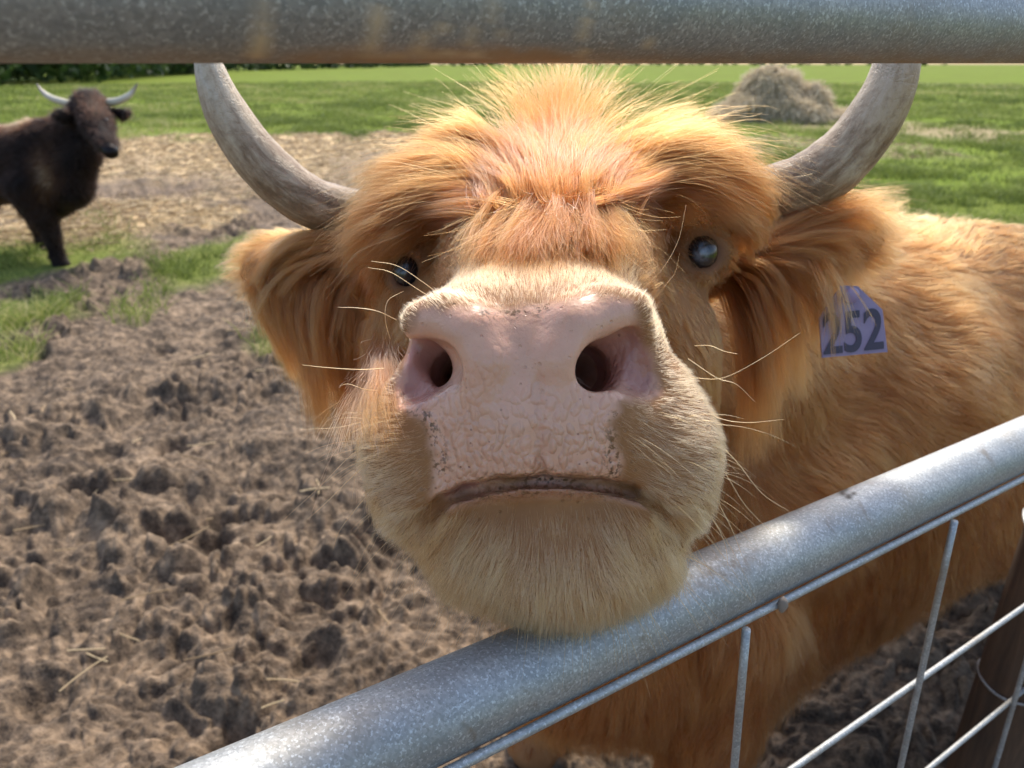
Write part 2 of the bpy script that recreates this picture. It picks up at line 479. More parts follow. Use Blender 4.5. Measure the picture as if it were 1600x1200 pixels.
edge = np.exp(-(d1 / 16) ** 2) * ((PY > 640) | ((PY < 510) & (PX > 750) & (PX < 860)))
dirt = np.where(near & (PY < 752), edge, 0) + np.where(near, 1 - sstep(-4, 8, d2), 0) * .9
# ---- materials
def fur_skin_material():
    m = NT('cow_hide')
    sk = m.attr('skin'); rd = m.attr('red'); dt = m.attr('dirt')
    v = m.obj()
    n1 = m.noise(60, 5, .6, v); n2 = m.noise(420, 4, .65, v)
    pink = m.mix(n1, (.58, .31, .205), (.73, .43, .30))
    pink = m.mix(m.math('MULTIPLY', rd, .8), pink, (.33, .125, .10))
    spots = m.mr(n2, .62, .70)
    pink = m.mix(m.math('MULTIPLY', spots, .35), pink, (.40, .20, .14))
    dn = m.math('MULTIPLY', m.mr(m.noise(300, 3, .6, v), .50, .60), dt)
    pink = m.mix(dn, pink, (.11, .06, .03))
    vq = m.n('TexVoronoi', {'Scale': 150.}); m.set(vq, 'Vector', v)
    pink = m.mix(m.math('MULTIPLY', m.math('MULTIPLY', m.mr(vq.outputs['Distance'], .07, .13, 1, 0), m.attr('peb')), .75), pink, (.22, .10, .06))
    base = m.mix(n1, (.22, .095, .035), (.34, .16, .06))
    base = m.mix(m.attr('lid'), base, (.075, .03, .018))
    col = m.mix(sk, base, pink)
    m.pr(Base_Color=col, Coat_Weight=m.math('MULTIPLY', sk, .35), Coat_Roughness=.18, Roughness=m.mix(sk, (.7,) * 3, (.33,) * 3), Subsurface_Weight=m.math('MULTIPLY', sk, .35), Subsurface_Scale=.006)
    m.p.inputs['Subsurface Radius'].default_value = (1., .4, .25)
    m.p.inputs['IOR'].default_value = 1.4
    # pebbled creases of a nose pad
    wv = m.n('TexNoise', {'Scale': 70., 'Detail': 2.}); m.set(wv, 'Vector', v)
    vm = m.n('VectorMath', operation='MULTIPLY_ADD'); m.set(vm, 0, wv.outputs['Color']); vm.inputs[1].default_value = (.010, .010, .010); m.set(vm, 2, v)
    sx = m.n('SeparateXYZ'); m.set(sx, 0, vm.outputs[0])
    cb = m.n('CombineXYZ'); m.set(cb, 0, sx.outputs[0]); m.set(cb, 1, sx.outputs[1]); m.set(cb, 2, m.math('MULTIPLY', sx.outputs[2], .62))
    vo = m.n('TexVoronoi', {'Scale': 235., 'Smoothness': .3}, feature='SMOOTH_F1'); m.set(vo, 'Vector', cb.outputs[0])
    crease = m.math('SUBTRACT', 1., m.math('POWER', m.math('MULTIPLY', vo.outputs['Distance'], 1.5, clamp=True), 2.))
    vp = m.n('TexVoronoi', {'Scale': 140.}); m.set(vp, 'Vector', v)
    pore = m.math('MULTIPLY', m.mr(vp.outputs['Distance'], .10, .16, 1, 0), m.mr(n1, .45, .6))
    low = m.attr('peb')
    h = m.math('MULTIPLY', m.math('MULTIPLY', crease, low), sk)
    h = m.math('ADD', h, m.math('ADD', m.math('MULTIPLY', n2, .22), m.math('MULTIPLY', pore, -.8)))
    m.t.links.new(m.bump(h, .75, .0024), m.p.inputs['Normal'])
    return m.m
peb = np.clip(.10 + .90 * sstep(545, 690, PY + (noise3(VW, 70., 9) - .5) * 90), 0, 1) * (PZ < .47)
eyed0 = np.minimum(np.linalg.norm(VC - EYES[0][0], axis=1), np.linalg.norm(VC - EYES[1][0], axis=1)) / .0175
MAT_HIDE = fur_skin_material()
cow = bpy.data.objects.new('highland_cow', None); COL.objects.link(cow)
tag(cow, 'ginger highland cow with pink nose pushed up to the gate and an ear tag', 'cow')
cow_body = mesh_obj('body', VW, QC, MAT_HIDE, cow, attrs={'skin': skin, 'red': red, 'dirt': dirt, 'peb': peb, 'lid': np.clip(1.6 - eyed0 * .9, 0, 1)})

def eye_material():
    m = NT('cow_eye'); v = m.attr('iris')
    sheen_mask = m.math('MULTIPLY', m.attr('pale_sheen'), m.mr(m.noise(120, 3, .6, m.obj()), .35, .6))  # bluish reflection painted into the centre of one eye
    m.pr(Base_Color=m.mix(sheen_mask, m.ramp(v, [(0, (.012, .014, .02)), (.4, (.012, .012, .016)), (.55, (.03, .015, .008)), (1, (.05, .025, .015))]), (.16, .19, .24)), Roughness=.16, Coat_Weight=.5, Coat_Roughness=.05)
    return m.m
ME_EYE = eye_material()
def uvsphere(c, r, nu=24, nv=16):
    V = []; F = []
    for i in range(nv + 1):
        th = math.pi * i / nv
        for j in range(nu):
            ph = 2 * math.pi * j / nu
            V.append((c[0] + r * math.sin(th) * math.cos(ph), c[1] + r * math.sin(th) * math.sin(ph), c[2] + r * math.cos(th)))
    for i in range(nv):
        for j in range(nu):
            F.append((i * nu + j, (i + 1) * nu + j, (i + 1) * nu + (j + 1) % nu, i * nu + (j + 1) % nu))
    return np.array(V), F
for (e, r), ln in zip(EYES, ('dark eye with a pale blue sheen', 'dark brown eye half hidden behind the muzzle')):
    V, F = uvsphere(c2w(e), r); V = (V - c2w(e)) * (.86, 1, 1.05) + c2w(e); f0 = -c2w(e) + np.array([0, 0, CAMH]); f0 /= np.linalg.norm(f0)
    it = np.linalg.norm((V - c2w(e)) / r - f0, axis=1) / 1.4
    o = mesh_obj('eye', V, F, ME_EYE, cow, attrs={'iris': it, 'pale_sheen': (1 - sstep(.12, .36, it)) * (e[0] > 0)}); o['label'] = ln

# ---- horns
def horn_material():
    m = NT('horn'); t = m.attr('along')
    cx = m.n('CombineXYZ'); m.set(cx, 0, m.math('MULTIPLY', t, 3.5)); m.set(cx, 1, m.attr('ca')); m.set(cx, 2, m.attr('sa')); st = m.noise(2.6, 7, .72, cx.outputs[0], .4)
    v = m.obj()
    n1 = m.noise(26, 6, .65, v, .8); n2 = m.noise(170, 5, .7, v)
    f = m.math('ADD', t, m.math('ADD', m.math('MULTIPLY', m.math('SUBTRACT', n1, .5), .55), m.math('MULTIPLY', m.math('SUBTRACT', st, .5), 1.3)))
    c = m.ramp(f, [(0, (.075, .042, .022)), (.28, (.23, .15, .085)), (.55, (.47, .37, .25)), (1, (.60, .53, .42))])
    c = m.mix(m.math('MULTIPLY', m.mr(n2, .5, .7), .45), c, (.20, .13, .07))
    cr = m.mr(m.noise(9, 5, .8, v, 2.5), .47, .5); cr2 = m.mr(m.noise(9, 5, .8, v, 2.5), .5, .53, 1, 0)
    m.pr(Base_Color=c, Roughness=m.mr(n2, 0, 1, .35, .6), Specular_IOR_Level=.4)
    h = m.math('ADD', m.math('MULTIPLY', st, 1.2), m.math('MULTIPLY', n2, .5)); h = m.math('ADD', h, m.math('MULTIPLY', m.math('MULTIPLY', cr, cr2), -.5))
    m.t.links.new(m.bump(h, .45, .003), m.p.inputs['Normal'])
    return m.m
MH = horn_material()
def horn(pts, parent, mat, n=48, seg=28):
    P = spline([p[0] for p in pts], n); R = np.interp(np.linspace(0, 1, n), np.linspace(0, 1, len(pts)), [p[1] for p in pts])
    i = np.arange(n); R = R * (1 + .012 * np.sin(i * 1.9) * (i < n * .4) + .008 * np.sin(i * .83))
    V, F = tube(c2w(P), R, seg)
    return mesh_obj('horn', V, F, mat, parent, attrs={'along': np.repeat(i / (n - 1.), seg), 'ca': np.tile(np.cos(np.arange(seg) * 2 * np.pi / seg), n), 'sa': np.tile(np.sin(np.arange(seg) * 2 * np.pi / seg), n)})
horn([(C(640, 350, .80), .027), (C(565, 338, .79), .0255), (C(480, 313, .765), .0255), (C(405, 250, .745), .0245), (C(352, 172, .73), .0205), (C(325, 98, .72), .0125), (C(318, 45, .715), .008), (C(322, 10, .71), .0015)], cow, MH)
horn([(C(1110, 330, .76), .030), (C(1180, 312, .745), .0285), (C(1262, 286, .72), .029), (C(1330, 232, .705), .0265), (C(1380, 160, .69), .0235), (C(1402, 95, .685), .0195), (C(1405, 40, .68), .013), (C(1398, -5, .68), .0015)], cow, MH)

# ---- ear tag
def tag_material():
    m = NT('tag_plastic'); n = m.noise(60, 4, .6, m.obj())
    m.pr(Base_Color=m.mix(n, (.23, .17, .27), (.33, .27, .38)), Roughness=.55)
    return m.m
zt = .695
tp = [(1314, 446), (1340, 447), (1379, 484), (1387, 550), (1285, 559), (1280, 497)]
f = np.array([C(x, y, zt + (1385 - x) * .00008) for x, y in tp])
b = f + np.array([0, 0, .0022]); n = len(tp)
V = c2w(np.concatenate([f, b])); F = [tuple(range(n)), tuple(range(n, 2 * n))[::-1]] + [(i, i + n, (i + 1) % n + n, (i + 1) % n) for i in range(n)]
tagobj = mesh_obj('ear_tag', V, F, tag_material(), cow, smooth=False); tagobj['label'] = 'purple ear tag reading 252'
V, F = uvsphere((0, 0, 0), 1, 20, 12); V = V * (.0075, .004, .0075) + c2w(C(1330, 462, zt - .001))
st_ = NT('stud'); st_.pr(Base_Color=(.30, .23, .38, 1), Roughness=.45)
mesh_obj('stud', V, F, st_.m, tagobj)
mk = NT('tag_ink'); mk.pr(Base_Color=(.06, .05, .075, 1), Roughness=.6)
fc = bpy.data.curves.new('tag_number', 'FONT'); fc.body = '252'; fc.size = .052; fc.extrude = .0003; fc.align_x = 'CENTER'; fc.offset = .0009
fo = bpy.data.objects.new('tmp', fc); COL.objects.link(fo)
dg = bpy.context.evaluated_depsgraph_get(); tm = bpy.data.meshes.new_from_object(fo.evaluated_get(dg))
tv = np.empty(len(tm.vertices) * 3, dtype=np.float32); tm.vertices.foreach_get('co', tv); tv = tv.reshape(-1, 3)
a = .10; cx0 = C(1334, 548, zt + .003)
X = tv[:, 0] * .68; Y = tv[:, 1]
xc = cx0[0] + X * math.cos(a) - Y * math.sin(a) * .3; yc = cx0[1] + X * math.sin(a) + Y * math.cos(a)
pxx = 800 + 1200 * xc / zt
cc = np.stack([xc, yc, zt + (1385 - pxx) * .00008 - .0006 - tv[:, 2]], -1)
co = c2w(cc); tm.vertices.foreach_set('co', co.astype(np.float32).ravel()); tm.update()
tm.materials.clear(); tm.materials.append(mk.m)
num = bpy.data.objects.new('tag_number', tm); COL.objects.link(num); num.parent = tagobj
bpy.data.objects.remove(fo)
# ------------------------------------------------------------------ coat of the cow, as real strands
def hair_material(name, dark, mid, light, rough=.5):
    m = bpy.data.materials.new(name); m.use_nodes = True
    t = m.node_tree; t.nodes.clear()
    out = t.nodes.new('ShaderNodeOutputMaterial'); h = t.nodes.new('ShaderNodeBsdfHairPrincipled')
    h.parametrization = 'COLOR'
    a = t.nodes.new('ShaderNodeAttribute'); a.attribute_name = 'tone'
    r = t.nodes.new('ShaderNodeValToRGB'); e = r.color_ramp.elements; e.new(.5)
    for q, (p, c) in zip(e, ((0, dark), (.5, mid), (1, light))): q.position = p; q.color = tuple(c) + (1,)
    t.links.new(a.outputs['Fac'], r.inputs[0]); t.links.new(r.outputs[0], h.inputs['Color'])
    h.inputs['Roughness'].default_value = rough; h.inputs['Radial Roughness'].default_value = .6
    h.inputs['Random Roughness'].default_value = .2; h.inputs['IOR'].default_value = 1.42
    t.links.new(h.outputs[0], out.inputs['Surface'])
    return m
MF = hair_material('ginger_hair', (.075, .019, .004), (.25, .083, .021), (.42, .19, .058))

MFT = hair_material('copper_hair', (.06, .014, .003), (.20, .062, .014), (.33, .135, .036))
MFM = hair_material('cream_hair', (.11, .046, .018), (.47, .235, .098), (.72, .445, .225))

def nrmz(v): return v / (np.linalg.norm(v, axis=-1, keepdims=True) + 1e-12)
def camdir(d): d = np.asarray(d, float); return np.stack([d[..., 0], d[..., 2] * cs + d[..., 1] * sn, -d[..., 2] * sn + d[..., 1] * cs], -1)

def sample(V, Q, N, dens, n, rs):
    T = np.concatenate([Q[:, [0, 1, 2]], Q[:, [0, 2, 3]]])
    a, b, c = V[T[:, 0]], V[T[:, 1]], V[T[:, 2]]
    wgt = np.linalg.norm(np.cross(b - a, c - a), axis=1) * dens[T].mean(1)
    i = rs.choice(len(T), n, p=wgt / wgt.sum())
    r1, r2 = rs.random(n), rs.random(n); s = np.sqrt(r1); B = np.stack([1 - s, s * (1 - r2), s * r2], -1)
    t = T[i]
    return (V[t] * B[..., None]).sum(1), nrmz((N[t] * B[..., None]).sum(1)), t, B

def clump(P, M, amt, power, rs, keep=.12):
    """pull strands towards the strand of their clump's centre"""
    n, K = P.shape[:2]; ci = rs.choice(n, M, replace=False)
    kd = kdtree.KDTree(M)
    for j, i in enumerate(ci): kd.insert(P[i, 0], j)
    kd.balance()
    own = ci[np.fromiter((kd.find(p)[1] for p in P[:, 0].tolist()), dtype=np.int64, count=n)]
    t = np.linspace(0, 1, K)[None, :, None] ** power
    off = P[:, :1] - P[own][:, :1]
    target = P[own] + off * keep
    am = (amt * (.55 + .6 * rs.random((n, 1, 1))))
    return P + (target - P) * t * np.clip(am, 0, 1), own

def grow(root, nrm, comb, L, lift, K, rs, wav=.25, wsc=30., rnd=.15, grav=0.0, curl=None):
    n = len(root); tan = nrmz(comb - nrm * (comb * nrm).sum(-1, keepdims=True))
    jit = rs.normal(size=(n, 3)) * rnd
    P = np.empty((n, K, 3)); P[:, 0] = root - nrm * .001; p = P[:, 0].copy(); st = (L / (K - 1))[:, None]
    ph = rs.random(n) * 6.28; side = np.cross(nrm, tan)
    for k in range(1, K):
        t = (k - .5) / (K - 1)
        nz_ = vnoise3(p, wsc, 5) * wav; nn_ = (nz_ * nrm).sum(-1, keepdims=True); nz_ = nz_ - nrm * nn_ * .75
        d = tan + nrm * (lift * (1 - .9 * t))[:, None] + jit + nz_
        d[:, 2] -= grav * t
        if curl is not None:
            d += (side * np.cos(ph + t * 7)[:, None] + nrm * (.5 * np.sin(ph + t * 7))[:, None]) * curl[:, None]
        p = p + nrmz(d) * st; P[:, k] = p
    return P

def taper(n, K, r, tip=.25): return r[:, None] * (1 - (1 - tip) * np.linspace(0, 1, K)[None] ** 1.5)

# comb field: photo pixel, depth, direction (camera frame), length, lift, curl, tone
CP = [
 (840, 448, .495, 0, 1, .4, .010, .7, 0, .70), (740, 452, .495, -.25, 1, .4, .010, .7, 0, .70), (950, 445, .495, .25, 1, .4, .010, .7, 0, .72),
 (615, 500, .49, -.9, .6, .3, .010, .6, 0, .72), (590, 590, .49, -1, .15, .3, .011, .6, 0, .72), (575, 690, .50, -1, -.05, .3, .013, .55, 0, .72),
 (625, 690, .47, -1, -.1, .1, .011, .35, 0, .70), (640, 740, .46, -1, -.35, 0, .013, .35, 0, .66), (610, 820, .48, -.6, -.8, .1, .017, .4, 0, .60), (680, 820, .47, -.5, -.9, .1, .017, .4, 0, .55),
 (1050, 500, .49, .9, .6, .3, .010, .6, 0, .74), (1085, 590, .49, 1, .15, .3, .011, .6, 0, .72), (1110, 690, .50, 1, -.05, .3, .013, .55, 0, .70),
 (1050, 680, .47, 1, -.15, .1, .011, .35, 0, .68), (1030, 740, .46, 1, -.4, 0, .013, .35, 0, .64), (1085, 820, .48, .6, -.8, .1, .017, .4, 0, .60), (1020, 820, .47, .5, -.9, .1, .017, .4, 0, .55),
 (865, 800, .455, 0, -1, 0, .010, .3, 0, .55), (865, 870, .45, 0, -1, .1, .022, .35, 0, .55), (760, 860, .46, -.45, -1, .05, .022, .35, 0, .55), (980, 860, .46, .45, -1, .05, .022, .35, 0, .55), (865, 960, .50, 0, -1, .2, .03, .3, 0, .45), (720, 900, .49, -.5, -1, .1, .025, .4, 0, .5), (1010, 900, .49, .5, -1, .1, .025, .4, 0, .5),
 (850, 428, .56, 0, .7, .9, .016, .5, .1, .55), (760, 428, .58, -.3, .7, .9, .014, .5, .1, .55), (950, 425, .58, .3, .7, .9, .014, .5, .1, .55),
 (850, 395, .64, -.1, -1, -.6, .030, .55, .7, .46), (860, 350, .66, .1, -1, -.5, .036, .6, .9, .48), (770, 370, .67, -.4, -1, -.3, .034, .55, .6, .55), (960, 370, .67, .4, -1, -.3, .034, .55, .6, .55), (700, 360, .70, -.6, -.9, -.1, .034, .5, .4, .52), (1020, 360, .69, .5, -.9, -.1, .030, .5, .4, .52),
 (690, 430, .67, -.3, -.9, .1, .015, .3, .1, .45), (1030, 430, .66, .2, -1, .1, .013, .25, .05, .55), (600, 430, .70, -.5, -.9, .1, .018, .3, .1, .5), (640, 385, .67, -.5, .5, .0, .012, .3, 0, .5), (1095, 350, .66, .5, .4, .1, .012, .3, 0, .58), (1140, 400, .69, .9, -.2, .2, .018, .35, .05, .55),
 (1085, 460, .66, .1, -1, .1, .011, .2, 0, .68), (1110, 540, .67, .25, -1, .2, .016, .3, .05, .66), (1060, 600, .66, .5, -.8, .2, .022, .4, .1, .58), (1130, 640, .70, .5, -.9, .2, .038, .4, .2, .50), (1090, 740, .70, .4, -1, .2, .04, .4, .2, .5),
 (630, 520, .68, -.5, -.8, .1, .022, .35, .1, .48), (590, 620, .70, -.5, -.9, .2, .035, .4, .2, .46), (620, 740, .70, -.4, -1, .2, .04, .4, .2, .45),
 (560, 395, .80, -1, .25, .1, .022, .4, .1, .52), (480, 385, .78, -1, .4, .1, .030, .5, .1, .56), (410, 410, .79, -1, -.1, 0, .034, .6, .1, .58), (400, 440, .79, -.7, -.7, 0, .036, .6, .1, .52), (480, 455, .79, -.3, -1, 0, .050, .4, .1, .42),
 (1180, 385, .73, 1, .25, .1, .022, .4, .05, .50), (1262, 355, .73, 1, .6, .2, .032, .5, .1, .54), (1330, 350, .74, 1, .45, .2, .040, .6, .1, .56), (1350, 400, .74, .9, -.4, .1, .038, .5, .1, .44), (1262, 430, .74, .3, -1, 0, .055, .4, .1, .44),
 (870, 260, .80, 0, .6, 1, .02, .3, .2, .50), (760, 270, .80, -.8, .4, .6, .02, .3, .2, .5), (980, 270, .79, .8, .4, .6, .02, .3, .2, .5),
]
CPp = np.array([C(a[0], a[1], a[2]) for a in CP]); CPp = c2w(CPp); CPd = camdir(nrmz(np.array([a[3:6] for a in CP], float))); CPv = np.array([a[6:10] for a in CP], float)
g3 = GD
BW = [  # trunk: world position, direction, length, lift, curl, tone
 ((.20, .92, 1.0), GD + (0, 0, -.6), .045, .3, .1, .5), ((.40, 1.15, 1.0), GD + (0, 0, -.15), .045, .3, .1, .62), ((.75, 1.45, .97), GD + (0, 0, -.1), .035, .3, .05, .68), ((1.2, 1.8, .97), GD + (0, 0, -.1), .035, .3, .05, .66),
 ((.40, 1.0, .85), GD * .7 + (0, 0, -.8), .055, .35, .15, .55), ((.60, 1.10, .75), GD * .8 + (0, 0, -.6), .055, .35, .15, .55), ((.9, 1.30, .75), GD + (0, 0, -.45), .05, .35, .1, .52), ((1.4, 1.6, .75), GD + (0, 0, -.4), .05, .35, .1, .50),
 ((.55, 1.02, .58), GD * .4 + (0, 0, -1), .06, .35, .25, .40), ((.9, 1.25, .52), GD * .5 + (0, 0, -1), .06, .35, .25, .38), ((1.3, 1.5, .52), GD * .5 + (0, 0, -1), .06, .35, .25, .38), ((.30, .90, .36), (.15, 0, -1), .075, .3, .3, .40), ((.50, 1.0, .34), GD * .2 + (0, 0, -1), .08, .3, .3, .36), ((.75, 1.2, .30), GD * .2 + (0, 0, -1), .08, .3, .3, .32), ((1.2, 1.5, .36), GD * .2 + (0, 0, -1), .07, .3, .3, .32),
 ((.15, .85, .75), (.1, 0, -1), .05, .3, .15, .5), ((.12, .80, .5), (.1, 0, -1), .07, .3, .25, .46), ((.30, .84, .5), (.15, 0, -1), .07, .3, .25, .46), ((.12, .84, .4), (0, 0, -1), .08, .2, .25, .42),
 ((.30, .86, .3), (0, 0, -1), .05, .2, .15, .42), ((.3, .86, .05), (0, 0, -1), .03, .2, .1, .35), ((.08, 1.1, .3), (0, 0, -1), .05, .2, .15, .42), ((.06, 1.1, .05), (0, 0, -1), .03, .2, .1, .35),
 ((1.62, 1.70, .4), (0, 0, -1), .05, .2, .15, .42), ((1.64, 1.70, .05), (0, 0, -1), .03, .2, .1, .35), ((1.44, 2.1, .4), (0, 0, -1), .05, .2, .15, .42), ((1.44, 2.1, .05), (0, 0, -1), .03, .2, .1, .35), ((1.97, 2.2, .4), (0, 0, -1), .12, .3, .1, .6),
]
CPp = np.concatenate([CPp, np.array([b[0] for b in BW])]); CPd = np.concatenate([CPd, nrmz(np.array([np.asarray(b[1], float) for b in BW]))]); CPv = np.concatenate([CPv, np.array([b[2:6] for b in BW], float)])
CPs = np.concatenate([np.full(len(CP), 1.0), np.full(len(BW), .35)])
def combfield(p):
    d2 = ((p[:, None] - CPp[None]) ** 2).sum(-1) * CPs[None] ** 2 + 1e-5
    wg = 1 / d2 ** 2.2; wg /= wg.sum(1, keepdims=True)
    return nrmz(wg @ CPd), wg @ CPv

rs = np.random.default_rng(11)
eyed = eyed0
facing = .25 + .75 * sstep(-.35, .15, ((np.array([0, 0, CAMH]) - VW) * NW).sum(1) / np.linalg.norm(VW - np.array([0, 0, CAMH]), axis=1))
bare = np.clip(1 - skin * 1.02, 0, 1) * sstep(1.12, 1.30, eyed) * (VW[:, 2] > .035)
TRUNK = sstep(.80, .90, PZ)
MUZ = 1 - sstep(.53, .57, PZ)
# 1) short muzzle hair  2) head and ears  3) trunk
coats = []
for (dens, n, K, r0, r1, M, amt, pw, wav, wsc, rnd, keep) in (
        (MUZ * bare, 95000, 6, .00007, .00011, 9000, .45, 1.2, .22, 90., .13, .3),
        ((1 - MUZ) * (1 - TRUNK) * bare * facing, 90000, 9, .00010, .00017, 5000, .75, .9, .35, 45., .12, .15),
        (TRUNK * bare * facing * (1 - .7 * sstep(1650, 1750, PX)), 190000, 9, .00018, .00034, 8000, .50, 1., .55, 10., .12, .3)):
    root, nm, t, B = sample(VW, QC, NW, dens, n, rs)
    cdir, val = combfield(root)
    L = val[:, 0] * (.65 + .6 * rs.random(n))
    if K == 6: L *= .45 + .55 * sstep(-5, 60, polydist(*proj(root), NOSE))
    P = grow(root, nm, cdir, L, val[:, 1], K, rs, wav, wsc, rnd, grav=.15 * (K > 6), curl=val[:, 2])
    P, own = clump(P, M, amt, pw, rs, keep)
    ctone = rs.random(n)[own] - .5
    R = r0 + (r1 - r0) * rs.random(n)
    s = np.linspace(0, 1, K)[None]
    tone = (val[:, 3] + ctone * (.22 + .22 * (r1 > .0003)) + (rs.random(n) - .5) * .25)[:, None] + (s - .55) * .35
    if K == 6:
        edge_d = np.exp(-((polydist(*proj(root), NOSE) - 4) / 16) ** 2) * (proj(root)[1] > 640)
        tone = tone + .06 - .28 * edge_d[:, None]
    coats.append((P, taper(n, K, R), np.clip(tone, 0, 1)))
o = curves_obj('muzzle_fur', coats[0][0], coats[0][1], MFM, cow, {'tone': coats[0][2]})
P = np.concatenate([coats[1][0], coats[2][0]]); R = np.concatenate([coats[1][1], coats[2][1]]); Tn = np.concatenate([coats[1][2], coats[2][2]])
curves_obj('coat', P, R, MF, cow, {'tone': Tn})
# ---- long locks that follow drawn guides: (points (px,py,z) from root to tip, strand length share)
def locks(name, guides, nlock, per, K, width, rs, rad=(.00010, .00017), tone=.58, stray=.03, parent=cow, pairs=None, clampz=True):
    GG = []
    for g in guides:
        q2 = []
        for i, (x_, y_, z_) in enumerate(g):
            zz = SURF(x_, y_)
            if zz is not None and clampz: z_ = min(z_, zz - (.0, .012, .020, .020, .018)[min(i, 4)]) if i else zz + .004
            q2.append(C(x_, y_, z_))
        GG.append(q2)
    G = [c2w(spline(q2, K)) for q2 in GG]
    Ps = []; To = []
    for i in range(nlock):
        a = rs.integers(len(G) - 1) if pairs is None else pairs[rs.integers(len(pairs))]
        u = rs.random(); base = G[a] * (1 - u) + G[a + 1] * u
        Ls = .6 + .5 * rs.random()                       # some locks stop short
        tt = np.linspace(0, 1, K); src = tt * min(Ls, 1.)
        base = np.stack([np.interp(src, tt, base[:, k]) for k in range(3)], -1)
        ln = np.linalg.norm(base[-1] - base[0])
        drift = vnoise3(base[None, 0] + i * 3.1, 1., i)[0] * ln * np.array([.12, .12, .055])
        base = base + drift * (tt ** 1.3)[:, None] + rs.normal(size=3) * .004
        wob = vnoise3(base + i * .7, 26., 3) * .004 * (tt[:, None])
        base = base + wob
        Tg = nrmz(np.gradient(base, axis=0)); s1 = nrmz(np.cross(Tg, np.array([.1, .3, 1.]))); s2 = np.cross(Tg, s1)
        n = int(per * (.5 + rs.random()))
        rr = np.sqrt(rs.random(n)) ; an = rs.random(n) * 6.28
        wd = width * (.6 + .8 * rs.random()) * (1 - .55 * tt[None] ** 1.2) * rr[:, None]
        tw = an[:, None] + tt[None] * rs.normal() * 1.2
        P = base[None] + s1[None] * (np.cos(tw) * wd)[..., None] + s2[None] * (np.sin(tw) * wd * .6)[..., None]
        sd = rs.normal(size=(n, 1, 3)) * stray * ln * np.where(rs.random(n) < .12, 3.2, 1.)[:, None, None]
        P = P + sd * (tt ** 2)[None, :, None]
        P = P + vnoise3(P + rs.random((n, 1, 3)) * 9, 40., 9) * .0012 * tt[None, :, None]
        Ps.append(P)
        To.append(np.clip(tone + rs.normal() * .11 + rs.normal(size=(n, 1)) * .10 + (tt[None] - .5) * .22, 0, 1))
    P = np.concatenate(Ps); T_ = np.concatenate(To); n = len(P)
    return P, taper(n, K, rad[0] + (rad[1] - rad[0]) * rs.random(n), .3), T_
rf = np.random.default_rng(21)
TOP = [
 [(800, 345, .685), (745, 338, .655), (670, 352, .650), (610, 380, .66), (575, 430, .68)],
 [(815, 335, .685), (745, 305, .650), (665, 315, .640), (595, 350, .65), (545, 400, .68)],
 [(815, 325, .70), (745, 280, .660), (665, 285, .650), (600, 318, .66), (548, 362, .69)],
 [(815, 315, .715), (745, 258, .685), (680, 250, .680), (620, 275, .69), (575, 318, .71)],
 [(825, 305, .73), (770, 245, .710), (715, 225, .705), (660, 225, .71), (615, 250, .72)],
 [(840, 305, .73), (805, 240, .710), (765, 205, .705), (725, 195, .71), (685, 205, .72)],
 [(850, 310, .72), (828, 240, .700), (808, 185, .700), (792, 155, .71), (765, 135, .72)],
 [(860, 315, .71), (850, 240, .690), (842, 180, .695), (832, 135, .71), (800, 112, .73)],
 [(868, 315, .71), (868, 235, .690), (872, 175, .695), (880, 130, .71), (878, 98, .73)],
 [(876, 315, .71), (888, 240, .690), (898, 180, .695), (912, 140, .71), (930, 108, .73)],
 [(888, 310, .71), (912, 240, .690), (940, 195, .695), (975, 170, .705), (1020, 150, .72)],
 [(898, 305, .71), (940, 238, .685), (990, 218, .680), (1045, 204, .690), (1100, 204, .70)],
 [(905, 310, .70), (960, 248, .670), (1030, 226, .660), (1105, 216, .665), (1160, 232, .68)],
 [(905, 318, .69), (965, 272, .655), (1040, 240, .645), (1120, 240, .650), (1185, 288, .68)],
 [(905, 328, .68), (970, 296, .650), (1050, 270, .640), (1130, 280, .645), (1195, 325, .67)],
 [(900, 335, .68), (960, 312, .650), (1035, 296, .640), (1100, 305, .645), (1155, 345, .66)],
 [(895, 342, .68), (945, 328, .655), (1010, 324, .645), (1060, 340, .648), (1095, 375, .655)],
]
side_pairs = [0, 1, 2, 3, 4, 0, 1, 2] + [11, 12, 13, 14, 15, 12, 13, 14]
LOW = [[(x_, 330 + (y_ - 330) * .54, z_) for x_, y_, z_ in g] for g in TOP[4:12]]
P, R, Tn = locks('forelock', TOP, 300, 85, 16, .0075, rf, rad=(.00012, .00019), tone=.44, stray=.028, pairs=side_pairs)
Pq, Rq, Tq = locks('forelock', TOP, 48, 32, 16, .0045, rf, rad=(.00013, .00020), tone=.46, stray=.035, pairs=[6, 7, 8, 7, 8, 9])
Pl, Rl, Tl = locks('crown', LOW, 150, 70, 16, .0075, rf, rad=(.00012, .00019), tone=.52, stray=.03)
P, R, Tn = np.concatenate([P, Pl]), np.concatenate([R, Rl]), np.concatenate([Tn, Tl])
WH = [[(x_ * .8 + 173, 352, .66), (x_ * .9 + 86, 318, .65), (x_, 285, .65), (x_ + (x_ - 868) * .45, 250, .66), (x_ + (x_ - 868) * 1.1, 225 + abs(x_ - 868) * .35, .68)] for x_ in (740, 775, 810, 840, 868, 896, 926, 960, 1000)]
Pw, Rw_, Tw = locks('whorl', WH, 130, 55, 16, .0065, rf, rad=(.00012, .00019), tone=.50, stray=.04)
P, R, Tn = np.concatenate([P, Pw]), np.concatenate([R, Rw_]), np.concatenate([Tn, Tw])
P, R, Tn = np.concatenate([P, Pq]), np.concatenate([R, Rq]), np.concatenate([Tn, Tq])
